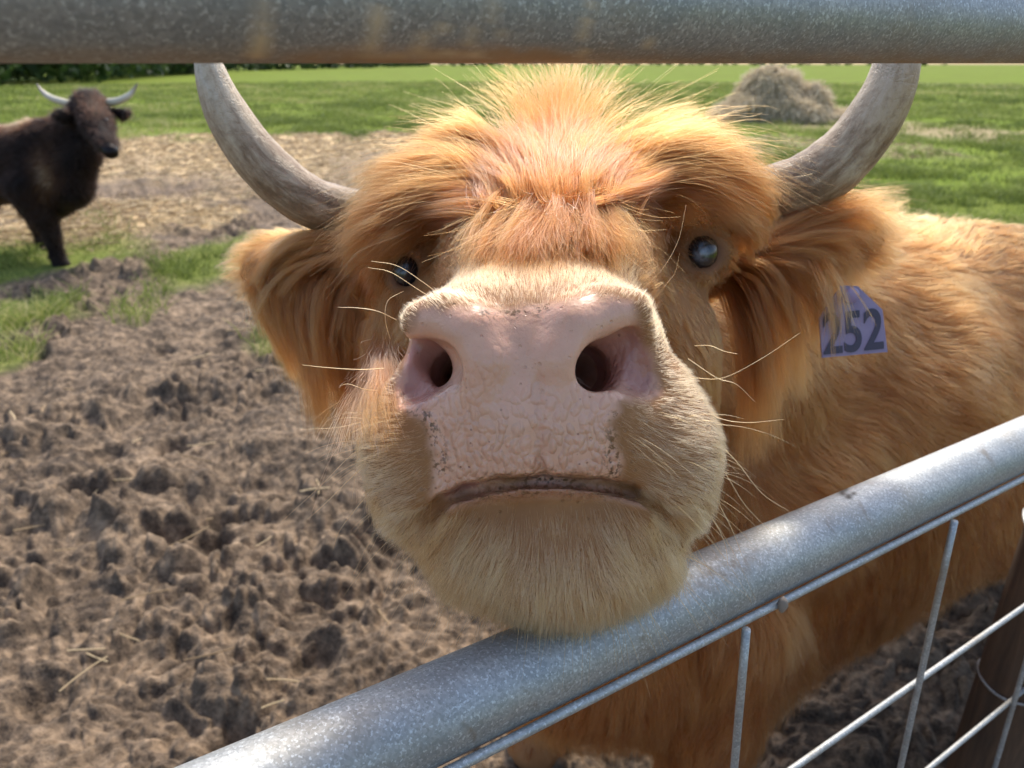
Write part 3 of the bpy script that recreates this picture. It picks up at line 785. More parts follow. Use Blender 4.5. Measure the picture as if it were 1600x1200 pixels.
BROW = [
 [(785, 305, .69), (750, 332, .665), (715, 375, .66), (705, 420, .66)],
 [(820, 308, .68), (800, 332, .655), (775, 375, .65), (765, 410, .645)],
 [(860, 306, .68), (852, 332, .655), (835, 375, .645), (825, 408, .635)],
 [(900, 308, .68), (905, 332, .655), (915, 375, .645), (920, 408, .635)],
 [(930, 300, .68), (955, 330, .655), (975, 375, .65), (985, 412, .64)],
 [(960, 318, .69), (1000, 330, .665), (1025, 360, .655), (1032, 400, .655)],
]
P2, R2, T2 = locks('brow', BROW, 170, 48, 16, .0055, rf, tone=.50, stray=.055)
RSIDE = [   # hair over the base of the horns
 [(640, 310, .74), (600, 320, .72), (560, 350, .71), (535, 385, .73)],
 [(660, 330, .72), (610, 345, .70), (575, 385, .70), (560, 430, .72)],
]
P3, R3, T3 = locks('side', RSIDE, 22, 70, 16, .007, rf, tone=.55)
LSIDE = [
 [(1110, 300, .71), (1160, 290, .69), (1200, 300, .685), (1215, 330, .69)],
 [(1110, 320, .70), (1150, 320, .68), (1175, 345, .68), (1185, 385, .69)],
 [(1110, 335, .69), (1140, 345, .67), (1160, 375, .675), (1170, 420, .69)],
]
P4, R4, T4 = locks('side', LSIDE, 30, 70, 16, .006, rf, tone=.55)
curves_obj('forelock', np.concatenate([P, P2, P3, P4]), np.concatenate([R, R2, R3, R4]), MFT, cow, {'tone': np.concatenate([Tn, T2, T3, T4])})
LE = [
 [(430, 395, .79), (400, 410, .785), (390, 450, .785), (415, 500, .79), (440, 545, .80)],
 [(470, 400, .78), (430, 430, .775), (430, 490, .775), (460, 560, .785), (480, 620, .80)],
 [(510, 405, .78), (475, 440, .770), (465, 500, .770), (485, 580, .780), (500, 670, .80)],
 [(545, 410, .78), (510, 450, .770), (500, 520, .765), (515, 600, .775), (530, 690, .80)],
 [(575, 415, .78), (550, 460, .770), (540, 530, .765), (545, 600, .775), (560, 660, .79)],
 [(600, 425, .77), (585, 470, .760), (575, 540, .760), (580, 600, .770), (590, 650, .79)],
 [(625, 440, .76), (615, 490, .750), (608, 550, .745), (605, 610, .750), (610, 670, .77)],
]
P, R, Tn = locks('fringe', LE, 130, 65, 14, .008, rf, tone=.46, stray=.02)
LE2 = [
 [(560, 390, .785), (510, 372, .77), (455, 374, .77), (420, 398, .775), (398, 432, .785)],
 [(570, 395, .785), (520, 385, .765), (468, 392, .765), (432, 420, .77), (410, 465, .78)],
 [(580, 405, .785), (530, 405, .762), (480, 420, .762), (445, 455, .768), (425, 510, .78)],
]
Pb, Rb, Tb = locks('fringe', LE2, 60, 70, 14, .008, rf, tone=.56, stray=.02)
RE = [
 [(1165, 395, .73), (1230, 350, .715), (1290, 320, .715), (1340, 305, .72), (1390, 312, .73)],
 [(1165, 400, .73), (1235, 368, .710), (1300, 348, .708), (1345, 345, .715), (1385, 375, .725)],
 [(1165, 405, .73), (1230, 388, .705), (1285, 385, .705), (1325, 405, .712), (1345, 445, .72)],
 [(1165, 412, .73), (1215, 405, .705), (1255, 420, .702), (1278, 460, .705), (1285, 520, .71)],
 [(1160, 420, .73), (1200, 425, .705), (1232, 460, .702), (1252, 525, .710), (1262, 600, .73)],
 [(1155, 428, .73), (1188, 445, .705), (1210, 500, .705), (1225, 575, .715), (1235, 660, .73)],
 [(1150, 435, .73), (1172, 470, .710), (1188, 540, .710), (1195, 620, .720), (1200, 700, .74)],
 [(1145, 445, .73), (1158, 500, .715), (1165, 580, .715), (1165, 660, .725), (1160, 740, .74)],
]
Pc, Rc, Tc = locks('fringe', RE, 135, 60, 14, .008, rf, tone=.42, stray=.03)
curves_obj('ear_fringe', np.concatenate([P, Pb, Pc]), np.concatenate([R, Rb, Rc]), MF, cow, {'tone': np.concatenate([Tn, Tb, Tc])})
TG = [[(1262, 405, .70), (1282, 450, .676), (1296, 500, .672), (1300, 560, .675)], [(1285, 400, .70), (1303, 440, .676), (1306, 490, .672), (1298, 545, .675)], [(1300, 405, .70), (1335, 445, .676), (1360, 475, .674), (1382, 492, .68)]]
P, R, Tn = locks('strands', TG, 8, 14, 14, .004, rf, tone=.6, stray=.03, clampz=False, pairs=[0, 0, 0, 1])
curves_obj('ear_hair', P, R, MF, cow, {'tone': Tn})
ex = []
GG = [c2w(spline([C(*q) for q in g], 16)) for g in TOP + BROW]
for i in range(230):                   # flyaway single hairs
    j = rf.integers(len(GG) - 1); j = j if j != len(TOP) - 1 else 0; u = rf.random(); b_ = GG[j] * (1 - u) + GG[j + 1] * u
    tt = np.linspace(0, 1, 16)[:, None]; ln = np.linalg.norm(b_[-1] - b_[0])
    ex.append(b_ + rf.normal(size=3) * .010 + rf.normal(size=3) * ln * .16 * tt ** 1.5 + vnoise3(b_ + i, 22., i) * .014 * tt)
P = np.array(ex)
curves_obj('flyaway_hair', P, taper(len(P), 16, .00010 + .00009 * rf.random(len(P)), .4), MF, cow, {'tone': np.clip(.55 + rf.normal(size=(len(P), 1)) * .12 + np.zeros((1, 16)), 0, 1)})
LS = []                                # eyelashes
for (ex_, ey_, ez_), sx_ in (((1094, 397, .67), 1), ((636, 426, .67), -1)):
    for i in range(34):
        t_ = math.radians(rf.uniform(35, 145)); r0 = np.array([.0175 * math.cos(t_), .0185 * math.sin(t_), -.008 + rf.normal() * .001]); c_ = C(ex_, ey_, ez_)
        o_ = np.array([math.cos(t_) * .9 + sx_ * .5, math.sin(t_) * .25 - .25, -1.]); o_ /= np.linalg.norm(o_); tt = np.linspace(0, 1, 8)[:, None]
        LS.append(c2w(c_ + r0 + o_ * tt * .014 + np.array([0, -.008, 0]) * tt ** 2 + rf.normal(size=3) * .0015 * tt))
curves_obj('eyelashes', np.array(LS), taper(len(LS), 8, np.full(len(LS), .00016)), MF, cow, {'tone': np.full((len(LS), 8), .35)})
# ---- whiskers and lashes
wk = [[(600, 575, .47), (560, 577, .46), (510, 574, .455), (472, 570, .45)], [(590, 650, .47), (560, 660, .455), (525, 668, .45), (470, 671, .445)],
 [(585, 690, .47), (550, 710, .455), (500, 760, .445), (440, 815, .44)], [(580, 720, .47), (550, 745, .455), (510, 785, .45), (480, 812, .445)],
 [(585, 760, .47), (560, 790, .46), (530, 830, .455), (520, 860, .455)], [(610, 530, .47), (602, 500, .46), (606, 470, .46), (630, 455, .47)],
 [(700, 470, .50), (660, 440, .49), (620, 415, .48), (580, 408, .47)], [(690, 475, .50), (650, 450, .49), (610, 425, .48), (575, 418, .48)],
 [(620, 500, .48), (590, 486, .47), (560, 481, .465), (528, 480, .46)], [(590, 610, .47), (570, 608, .46), (545, 600, .455), (530, 603, .45)],
 [(1080, 590, .47), (1130, 590, .455), (1190, 560, .445), (1250, 520, .44)], [(1085, 540, .47), (1110, 540, .46), (1130, 548, .455), (1152, 553, .45)],
 [(1110, 680, .48), (1150, 720, .465), (1190, 770, .455), (1235, 800, .45)], [(1110, 700, .48), (1140, 750, .465), (1165, 790, .46), (1205, 832, .455)],
 [(1110, 760, .48), (1130, 800, .47), (1145, 830, .465), (1160, 870, .46)], [(1105, 800, .48), (1125, 830, .47), (1135, 860, .465), (1137, 885, .46)],
 [(1100, 640, .48), (1130, 655, .465), (1170, 660, .46), (1225, 655, .45)], [(1000, 455, .49), (1035, 420, .48), (1060, 375, .475), (1072, 320, .47)],
 [(1075, 560, .475), (1120, 590, .465), (1150, 600, .46), (1180, 628, .455)], [(1020, 470, .49), (1040, 445, .48), (1055, 425, .475), (1062, 395, .47)],
 [(700, 830, .47), (650, 860, .46), (620, 890, .455), (600, 930, .45)], [(740, 880, .47), (720, 910, .46), (705, 950, .455), (700, 985, .45)], [(1000, 850, .47), (1040, 880, .46), (1065, 900, .455), (1085, 925, .45)],
 [(880, 900, .455), (885, 930, .45), (895, 960, .445), (910, 995, .44)], [(980, 890, .46), (1000, 920, .45), (1015, 945, .445), (1020, 975, .44)]]
K = 14
P = np.array([c2w(spline([C(*q) for q in g], K)) for g in wk])
ex = []                                # plenty of finer ones all round the lips and chin
sel = np.where((PZ < .50) & (skin < .1) & (PY > 640))[0]
for i in rs.choice(sel, 230):
    L = .018 + .035 * rs.random() ** 2; d = nrmz(NW[i] * .9 + combfield(VW[i:i + 1])[0][0] * .9 + rs.normal(size=3) * .25)
    q = VW[i] + np.linspace(0, 1, K)[:, None] * d * L; q[:, 2] -= np.linspace(0, 1, K) ** 2 * L * .3; ex.append(q)
P = np.concatenate([P, np.array(ex)])
curves_obj('whiskers', P, taper(len(P), K, np.concatenate([np.full(len(wk), .00022), np.full(len(ex), .00013)]), .3), MF, cow, {'tone': np.full((len(P), K), .95)})
# ------------------------------------------------------------------ gate in front of the camera
def galv_material(name='galvanised_steel', dirty=0.0, bright=1.0):
    m = NT(name)
    t = m.n('TexCoord').outputs['Object']
    mp = m.n('Mapping', {'Rotation': (0, 0, -.597), 'Scale': (.12, 1, 1)}); m.set(mp, 'Vector', t)
    streak = m.noise(55, 5, .65, mp.outputs[0])
    n1 = m.noise(14, 5, .6, t); n2 = m.noise(500, 3, .6, t)
    sp = m.n('TexVoronoi', {'Scale': 620.}); m.set(sp, 'Vector', t)
    spang = m.n('SeparateColor'); m.t.links.new(sp.outputs['Color'], spang.inputs[0])
    c = m.mix(spang.outputs[0], (.275 * bright, .285 * bright, .28 * bright), (.415 * bright, .425 * bright, .42 * bright))
    c = m.mix(m.math('MULTIPLY', m.mr(streak, .40, .75), .6), c, (.22, .25, .27))
    c = m.mix(m.math('MULTIPLY', m.mr(n1, .52, .72), .45 + dirty * .4), c, (.30, .25, .18))
    pf = m.mr(n2, .57, .64)
    c = m.mix(m.math('MULTIPLY', pf, .45), c, (.75, .80, .83))
    gr = m.math('MULTIPLY', m.attr('grime'), m.mr(m.noise(120, 5, .7, t), .38, .62))
    c = m.mix(gr, c, (.20, .15, .10))
    c = m.mix(m.attr('chip'), c, (.03, .025, .02))
    r = m.math('ADD', m.mr(n1, .2, .8, .44, .60), m.math('MULTIPLY', spang.outputs[1], .10))
    m.pr(Base_Color=c, Metallic=.6, Roughness=r)
    h = m.math('ADD', m.math('MULTIPLY', spang.outputs[0], .3), m.math('ADD', m.math('MULTIPLY', n2, .5), m.math('MULTIPLY', streak, .6)))
    m.t.links.new(m.bump(h, .22, .0008), m.p.inputs['Normal'])
    return m, c
mg, _ = galv_material()
mtop, ctop = galv_material('weathered_steel', .5, .95)
# muddy smears that run down the side of the top rail
drip = mtop.attr('drip'); ground_refl = mtop.attr('ground_refl')
cc2 = mtop.mix(ground_refl, ctop, (.30, .20, .12))  # brown ground reflection mixed into the rail colour
cc2 = mtop.mix(drip, cc2, (.52, .42, .28))
mtop.pr(Base_Color=cc2, Metallic=mtop.math('MULTIPLY', mtop.math('SUBTRACT', 1., mtop.math('MAXIMUM', drip, ground_refl), clamp=True), .6))
gate = bpy.data.objects.new('gate', None); COL.objects.link(gate)
tag(gate, 'galvanised pipe gate with welded wire infill between camera and cow', 'gate')
Dg = .31
def gp(u, z, off=0., sl=0.):
    return np.array([GN[0] * (Dg + off) + GD[0] * u, GN[1] * (Dg + off) + GD[1] * u, CAMH + z + sl * u])
def pipe(name, z, sl, r, u0, u1, mat, n=120, seg=48, off=0., attrs=None):
    u = np.linspace(u0, u1, n); V, F = tube(np.array([gp(q, z, off, sl) for q in u]), r, seg)
    return mesh_obj(name, V, F, mat, gate), np.repeat(u, seg), V
top, uu, V = pipe('top_rail', .0277, .0, .0277, -1.1, 2.4, mtop.m, 500, 96)
px, py = proj(V)
def dr(x0, x1, y0, y1, soft=3, j=0):
    xx = px + (noise2(px * .05 + j, py * .06, j + 3) - .5) * 10
    return sstep(x0 - soft, x0 + soft, xx) * (1 - sstep(x1 - soft, x1 + soft, xx)) * sstep(y0 - 4, y0 + 4, py) * (1 - sstep(y1 - 3, y1 + 3, py))
front = (V - np.array([0, 0, CAMH])) @ GN < Dg
drv = sum(dr(*a, j=i) * wt for i, (a, wt) in enumerate([((396, 412, 38, 92), .6), ((404, 418, 0, 45), .25), ((578, 592, 5, 92), .5), ((652, 664, 20, 95), .35), ((690, 702, 35, 85), .35),
      ((730, 748, 40, 90), .3), ((768, 786, 0, 60), .3), ((905, 918, 30, 95), .35), ((918, 930, 0, 40), .35), ((1008, 1022, 45, 78), .4), ((560, 760, 82, 92), .25)]))
mott = .35 + .9 * noise2(px * .07, py * .09, 5)
refl_w = sstep(60, 92, py) * (sstep(420, 560, px) * (1 - sstep(800, 960, px)) * .95 + .40) * mott  # painted reflection of the ground, stronger towards the rail's underside
for k, a in (('drip', np.clip(drv * (mott + .9), 0, 1) * front), ('ground_refl', np.clip(refl_w, 0, 1) * front)):
    at = top.data.attributes.new(k, 'FLOAT', 'POINT'); at.data.foreach_set('value', a.astype(np.float32))
mid, uu, V = pipe('middle_rail', -.3464, -.0472, .0277, -1.1, 2.4, mg.m, 1400, 96)
px, py = proj(V); jx = (noise2(px * .04, py * .04, 3) - .5) * 40
gr_ = .75 * np.exp(-((px + jx - 1120) / 85) ** 2 - ((py - 895 + (px - 1120) * .45) / 32) ** 2) + .5 * np.exp(-((px - 860 + jx) / 120) ** 2 - ((py - 965 + (px - 860) * .42) / 22) ** 2)
for (a_, b_, w_) in ((1292, 818, 5), (1352, 800, 4), (1540, 712, 5), (735, 1140, 5), (830, 1090, 4), (1010, 1000, 4)):
    gr_ += .8 * np.exp(-((px - a_ - (py - b_) * .45 + jx * .3) / w_) ** 2 - ((py - b_) / 20) ** 2)
ch_ = sum(np.exp(-((px - a_) / s_) ** 2 - ((py - b_) / (s_ * .8)) ** 2) for a_, b_, s_ in ((1316, 770, 5), (1326, 776, 5), (1334, 771, 3), (1322, 764, 3)))
for k, a in (('grime', np.clip(gr_, 0, 1)), ('chip', np.clip(ch_ * 1.5, 0, 1))):
    at = mid.data.attributes.new(k, 'FLOAT', 'POINT'); at.data.foreach_set('value', a.astype(np.float32))
pipe('bottom_rail', -1.10, -.0472, .0277, -1.1, 2.4, mg.m, 60, 32)
for u in (-1.1, 2.4):
    V, F = tube(np.array([gp(u, z) for z in np.linspace(-1.12, .03, 20)]), .0277, 32)
    mesh_obj('end_post', V, F, mg.m, gate)
mw, _ = galv_material('galvanised_wire', .3, 1.15)
Rw = .0032
wo = -.0277 - .002
for z in (-.3605, -.573, -.757, -.95):
    V, F = tube(np.array([gp(u, z, wo, -.0472) for u in np.linspace(-1.08, 2.38, 60)]), Rw, 12)
    mesh_obj('horizontal_wire', V, F, mw.m, gate)
for k in range(-5, 9):
    u = .393 + .293 * k
    V, F = tube(np.array([gp(u + .075 * (-q - .365), q - .0472 * u, wo - .0062, 0) for q in np.linspace(-.362, -1.04, 12)]), Rw, 12)
    mesh_obj('vertical_wire', V, F, mw.m, gate)
# bird dropping / mud lump on the wire weld
V, F = uvsphere((0, 0, 0), 1, 14, 10); V = V * (.004, .004, .007) * (1 + .35 * (noise3(V, 1.7, 4)[:, None] - .5))
mm = NT('dried_mud'); mm.pr(Base_Color=mm.mix(mm.noise(300, 3), (.10, .07, .05), (.35, .30, .25)), Roughness=.9)
p0 = gp(.435, -.358 - .0472 * .435, wo - .005)
mesh_obj('mud_blob', V + p0, F, mm.m, gate)
# ------------------------------------------------------------------ wooden fence post by the gate
pm = NT('old_wood'); v = pm.obj((1, 1, .12)); n1 = pm.noise(45, 6, .65, v); n2 = pm.noise(9, 3, .5, pm.obj())
pm.pr(Base_Color=pm.mix(pm.math('MULTIPLY', n2, .7), pm.ramp(n1, [(.3, (.035, .018, .009)), (.5, (.10, .055, .028)), (.7, (.18, .10, .055))]), (.07, .045, .03)), Roughness=.85)
pm.t.links.new(pm.bump(n1, .6, .006), pm.p.inputs['Normal'])
post = bpy.data.objects.new('fence_post', None); COL.objects.link(post)
tag(post, 'dark brown wooden post bound with wire, just behind the mesh of the gate', 'post')
pc = np.array([.775, .875, 0])
hz = np.concatenate([np.linspace(-.1, .66, 30), [.675, .682, .684]])
rr = np.concatenate([np.full(30, .072), [.066, .05, .001]])
V, F = tube(np.stack([np.full(33, pc[0]) + .02 * (hz - .6), np.full(33, pc[1]), hz], -1), rr, 48)
V[:, :2] += (noise3(V * (1, 1, .15), 30., 8)[:, None] - .5) * .006
mesh_obj('timber', V, F, pm.m, post)
for z0, tilt in ((.42, .10), (.655, -.05), (.18, .05)):
    a = np.linspace(0, 2 * np.pi, 49)
    V, F = tube(np.stack([pc[0] + .076 * np.cos(a), pc[1] + .076 * np.sin(a), z0 + tilt * .25 * np.cos(a + .9) + .006 * np.sin(3 * a)], -1), .0022, 8, cap=False)
    mesh_obj('wire_loop', V, F, mw.m, post)
# a hinge loop at the top of the post
a = np.linspace(0, 2 * np.pi, 33)
V, F = tube(np.stack([pc[0] - .074 + .0 * a, pc[1] - .03 + .010 * np.cos(a), .66 + .016 * np.sin(a)], -1), .0032, 10, cap=False)
mesh_obj('staple', V, F, mw.m, post)

# ------------------------------------------------------------------ ground, one sheet to the horizon
def ungp(px, py):                      # photo pixel -> ground point
    x = (px - 800) / 1200.; y = (600 - py) / 1200.
    f, u = cs + y * sn, -sn + y * cs
    return np.array([x, f]) * (CAMH / -u)
th = np.radians(np.concatenate([np.arange(-180, -46, 3.), np.arange(-46, 46, .13), np.arange(46, 180.1, 3.)]))
rad = np.concatenate([[0.05, .2, .35], np.exp(np.linspace(np.log(.5), np.log(9.), 640)), np.exp(np.linspace(np.log(9.1), np.log(900.), 170))])
TH, RD = np.meshgrid(th, rad, indexing='ij'); GX, GY = RD * np.sin(TH), RD * np.cos(TH)
def ppx(x, y):
    q = np.stack([x, y, np.zeros_like(x)], -1); return proj(q)
def zones(x, y):
    """mud, straw and grass weights on the ground (world metres), the zone outlines have ragged edges"""
    front = y > .3
    ys = np.where(front, y, .3); px, py = ppx(x, ys); r = np.hypot(x, y)
    j = (fbm(x * 1.1, y * 1.1, 31) - .5); j2 = fbm(x * 4, y * 4, 41) - .5; jj = j * 1.6 + j2 * .8
    r0_ = 15.5 - 10.5 * sstep(1020, 1180, px)
    field = sstep(-.06, .06, (r / r0_ - 1) + jj * .18)
    def blob(cx, cy, rx, ry, soft=.35):
        c = ungp(cx, cy); a = ungp(cx + rx, cy); b = ungp(cx, cy - ry); sx = abs(a[0] - c[0]); sy = abs(b[1] - c[1])
        d = np.hypot((x - c[0]) / sx, (y - c[1]) / sy) + jj * .9
        return 1 - sstep(1 - soft, 1 + soft, d)
    straw = np.clip(blob(430, 232, 330, 34) + blob(330, 215, 200, 24) * .6 + blob(200, 340, 170, 30) + blob(560, 205, 130, 14) + blob(330, 345, 60, 20) * .6 + blob(1300, 185, 180, 14) * .8 + blob(620, 205, 90, 10), 0, 1)
    dark = np.clip(blob(300, 290, 150, 22) + blob(590, 255, 80, 22) + blob(210, 255, 60, 10) * .6, 0, 1)
    grass = np.clip(blob(60, 400, 125, 50) * .85 + blob(335, 405, 62, 44) * .8 + blob(20, 490, 85, 42) * .8 + blob(470, 520, 60, 26) * .5 + blob(640, 500, 60, 60) * .5 + blob(0, 560, 40, 26) * .7, 0, 1)
    bare = np.clip(blob(1440, 205, 140, 12) + blob(1540, 135, 60, 5) * .6 + blob(1300, 230, 140, 14) * .6, 0, 1)
    straw = straw * (1 - dark * .75) * (1 - field * .8)
    grass = np.maximum(grass * (1 - straw * .6), field * (1 - bare * .75))
    straw = np.maximum(straw, bare * .45)
    return straw, grass, field, jj
ST, GR, FI, _ = zones(GX, GY)
mudw = (1 - ST * .75) * (1 - GR * .88) * (1 - sstep(12, 40, RD))
def clods(x, y, r):
    wx = x + .10 * (fbm(x * 7, y * 7, 51, 3) - .5); wy = y + .10 * (fbm(x * 7, y * 7, 61, 3) - .5)
    tr = .35 + .75 * sstep(.38, .58, fbm(x * 1.6, y * 1.6, 66, 2))
    h = .085 * (fbm(wx * 2.4, wy * 2.4, 71, 3) - .5)
    h += tr * (.062 * wlump(wx * 6.5, wy * 6.5, 5) - .025)
    h += tr * .034 * wlump(wx * 15, wy * 15, 6, .15, .7, .8)
    h += .014 * wlump(wx * 36, wy * 36, 7, .2, .8, .9) * (1 - sstep(4, 7, r))
    h += .014 * (fbm(x * 28, y * 28, 9, 4, .6) - .5) * (1 - sstep(3, 6, r))
    hoof = worley(x * 2.6 + .3, y * 2.6, 15); h -= .07 * (1 - sstep(.08, .22, hoof)) * noise2(x * 2.6, y * 2.6, 16)
    return h
H = clods(GX, GY, RD) * mudw * 1.0 + .04 * (fbm(GX * .5, GY * .5, 81, 3) - .5)
H += ST * .05 * fbm(GX * 6, GY * 6, 91, 3) + .3 * (fbm(GX * .03, GY * .03, 95, 2) - .5) * sstep(15, 60, RD)
H *= sstep(.3, .6, RD)
ni, nj = GX.shape
idx = np.arange(ni * nj).reshape(ni, nj)
Qg = np.stack([idx[:-1, :-1], idx[1:, :-1], idx[1:, 1:], idx[:-1, 1:]], -1).reshape(-1, 4)
gm = NT('pasture_ground'); v = gm.obj()
n_a = gm.noise(3.5, 6, .6, v); n_b = gm.noise(28, 6, .65, v); n_c = gm.noise(160, 4, .6, v); n_f = gm.noise(.25, 5, .6, v)
mud = gm.ramp(gm.math('ADD', gm.math('MULTIPLY', n_a, .35), gm.math('MULTIPLY', n_b, .65)), [(.38, (.020, .013, .009)), (.49, (.088, .061, .039)), (.59, (.215, .152, .097)), (.73, (.36, .265, .175))])
mud = gm.mix(gm.math('MULTIPLY', gm.mr(n_c, .35, .7), .35), mud, (.24, .18, .125))
strawc = gm.ramp(gm.math('ADD', gm.math('MULTIPLY', n_b, .6), gm.math('MULTIPLY', n_c, .4)), [(.3, (.16, .10, .05)), (.5, (.52, .38, .20)), (.7, (.74, .57, .34))])
grassc = gm.ramp(gm.math('ADD', gm.math('MULTIPLY', n_b, .5), gm.math('MULTIPLY', n_a, .5)), [(.32, (.05, .075, .012)), (.5, (.125, .16, .03)), (.68, (.23, .26, .06))])
grassc = gm.mix(gm.math('MULTIPLY', gm.mr(n_f, .45, .62), .5), grassc, (.16, .24, .03))
c = gm.mix(gm.attr('straw'), mud, strawc); c = gm.mix(gm.attr('grassy'), c, grassc)
gm.pr(Base_Color=c, Roughness=.92, Specular_IOR_Level=gm.mr(gm.attr('grassy'), 0, 1, .3, .02))
gm.t.links.new(gm.bump(gm.math('ADD', n_b, gm.math('MULTIPLY', n_c, .5)), .7, .012), gm.p.inputs['Normal'])
Vg = np.stack([GX, GY, H], -1).reshape(-1, 3)
ground = mesh_obj('ground', Vg, Qg, gm.m, attrs={'straw': ST.ravel(), 'grassy': GR.ravel()})
fz = np.cross(Vg[Qg[:, 2]] - Vg[Qg[:, 0]], Vg[Qg[:, 3]] - Vg[Qg[:, 1]])[:, 2].sum()
if fz < 0: ground.data.flip_normals()
tag(ground, kind='structure')

# ------------------------------------------------------------------ grass blades and loose straw
def fibre_material(name, stops, trans=.35):
    m = NT(name); c = m.ramp(m.attr('tone'), stops)
    m.pr(Base_Color=c, Roughness=.55, Specular_IOR_Level=.3)
    tr = m.n('BsdfTranslucent', {'Color': c}); mx = m.n('MixShader', {0: trans})
    m.t.links.new(m.p.outputs[0], mx.inputs[1]); m.t.links.new(tr.outputs[0], mx.inputs[2]); m.t.links.new(mx.outputs[0], m.out.inputs['Surface'])
    return m.m
rg = np.random.default_rng(5)
def scatter(n, r0, r1, az=42, p=1.0):
    u = rg.random(n); r = r0 * (r1 / r0) ** (u ** p); a = np.radians((rg.random(n) * 2 - 1) * az)
    return r * np.sin(a), r * np.cos(a), r
def hgt(x, y):
    st, gr, fi, _ = zones(x, y); r = np.hypot(x, y)
    h = clods(x, y, r) * (1 - st * .75) * (1 - gr * .88) * (1 - sstep(12, 40, r)) + .04 * (fbm(x * .5, y * .5, 81, 3) - .5) + st * .05 * fbm(x * 6, y * 6, 91, 3)
    return h + .3 * (fbm(x * .03, y * .03, 95, 2) - .5) * sstep(15, 60, r), st, gr, fi
x, y, r = scatter(420000, 1.6, 60, 42, .8)
h, st, gr, fi = hgt(x, y)
tuft = fbm(x * 1.7, y * 1.7, 101, 3)
keep = rg.random(len(x)) < gr * (.15 + 1.2 * sstep(.38, .62, tuft)) * (.45 + .55 * fi)
x, y, r, h, tuft = x[keep], y[keep], r[keep], h[keep], tuft[keep]; n = len(x)
L = (.035 + .06 * rg.random(n) + .07 * sstep(.5, .75, tuft)) * (1 + .3 * sstep(8, 30, r)); a = rg.random(n) * 6.28; ln = .3 + .9 * rg.random(n)
K = 4; t = np.linspace(0, 1, K)[None]
P = np.stack([x[:, None] + np.cos(a)[:, None] * L[:, None] * ln[:, None] * t ** 1.6, y[:, None] + np.sin(a)[:, None] * L[:, None] * ln[:, None] * t ** 1.6, h[:, None] - .005 + L[:, None] * t * (1 - .25 * t * ln[:, None])], -1)
R = (.0014 + .0003 * r)[:, None] * (1 - .75 * t)
tone = np.clip(.5 + (rg.random(n)[:, None] - .5) * .7 + (t - .5) * .3 + (fbm(x * .4, y * .4, 111, 3) - .5)[:, None] * 1.2, 0, 1)
grm = fibre_material('grass_blade', [(0, (.07, .10, .018)), (.45, (.165, .215, .04)), (.8, (.29, .33, .08)), (1, (.48, .42, .20))])
tag(curves_obj('grass', P, R, grm, attrs={'tone': tone}), kind='stuff')
x, y, r = scatter(110000, 1.2, 16, 40, .75)
h, st, gr, fi = hgt(x, y)
keep = rg.random(len(x)) < np.clip(st + .0022 * (1 - fi), 0, 1)
x, y, h = x[keep], y[keep], h[keep]; n = len(x)
L = .03 + .11 * rg.random(n); a = rg.random(n) * 6.28; el = (rg.random(n) - .25) * .5
s = (np.linspace(-.5, .5, K))[None]; bend = (rg.random(n) - .5) * .3
dx, dy = np.cos(a)[:, None], np.sin(a)[:, None]
P = np.stack([x[:, None] + L[:, None] * (dx * s - dy * bend[:, None] * s * s * 2), y[:, None] + L[:, None] * (dy * s + dx * bend[:, None] * s * s * 2), h[:, None] + .008 + .02 * rg.random(n)[:, None] + np.sin(el)[:, None] * L[:, None] * (s + .5) * .5], -1)
stm = fibre_material('straw_stalk', [(0, (.18, .12, .06)), (.5, (.36, .26, .14)), (1, (.60, .47, .27))], .15)
tag(curves_obj('loose_straw', P, np.full((n, K), .0011) + .0004 * np.hypot(x, y)[:, None], stm, attrs={'tone': rg.random(n)[:, None]}), kind='stuff')

# ------------------------------------------------------------------ hay pile
f2 = Field(np.arange(-1.9, 1.9, .05), np.arange(-1.5, 1.5, .05), np.arange(-.3, 1.5, .05))
for c0, r0 in (((0, 0, .28), (.95, .85, .42)), ((-.10, 0, .60), (.58, .55, .42)), ((.02, .05, .86), (.34, .36, .24)), ((.55, -.1, .38), (.45, .5, .32)), ((1.15, -.2, .08), (.50, .4, .14)), ((-.75, -.1, .18), (.45, .5, .22)), ((.2, -.6, .15), (.6, .4, .2)), ((.75, .1, .58), (.22, .3, .14))):
    f2.ell(c0, r0, k=.12)
Vh, Qh = f2.mesh(); Nh = vnormals(Vh, Qh)
if (Nh * (Vh - Vh.mean(0))).sum() < 0: Qh = Qh[:, ::-1].copy(); Nh = -Nh
Vh = Vh + Nh * ((noise3(Vh, 3.2, 2) - .5) * .22 + (noise3(Vh, 8, 3) - .5) * .12)[:, None]
hc = ungp(1208, 190); hay_at = np.array([hc[0], hc[1], 0])
hm = NT('hay'); v = hm.obj((1, 1, 2.5)); n1 = hm.noise(14, 6, .7, v); hn = hm.noise(2.2, 3, .5, hm.obj())
hm.pr(Base_Color=hm.mix(hm.math('MULTIPLY', hn, .6), hm.ramp(n1, [(.3, (.33, .26, .16)), (.5, (.56, .46, .31)), (.7, (.70, .60, .43))]), (.38, .31, .21)), Roughness=.9)
hm.t.links.new(hm.bump(n1, 1., .06), hm.p.inputs['Normal'])
hay = bpy.data.objects.new('hay_pile', None); COL.objects.link(hay); hay.location = hay_at; hay.scale = (1.15, 1.1, 1.04)
tag(hay, 'heap of loose grey straw standing in the green field', 'hay pile')
mesh_obj('heap', Vh, Qh, hm.m, hay)
root, nm, _, _ = sample(Vh, Qh, Nh, np.ones(len(Vh)), 16000, rg)
d = nrmz(rg.normal(size=(len(root), 3)) + nm * .5 + (0, 0, -.5)); L = .10 + .18 * rg.random(len(root))
tt = np.linspace(-.3, 1, 4)
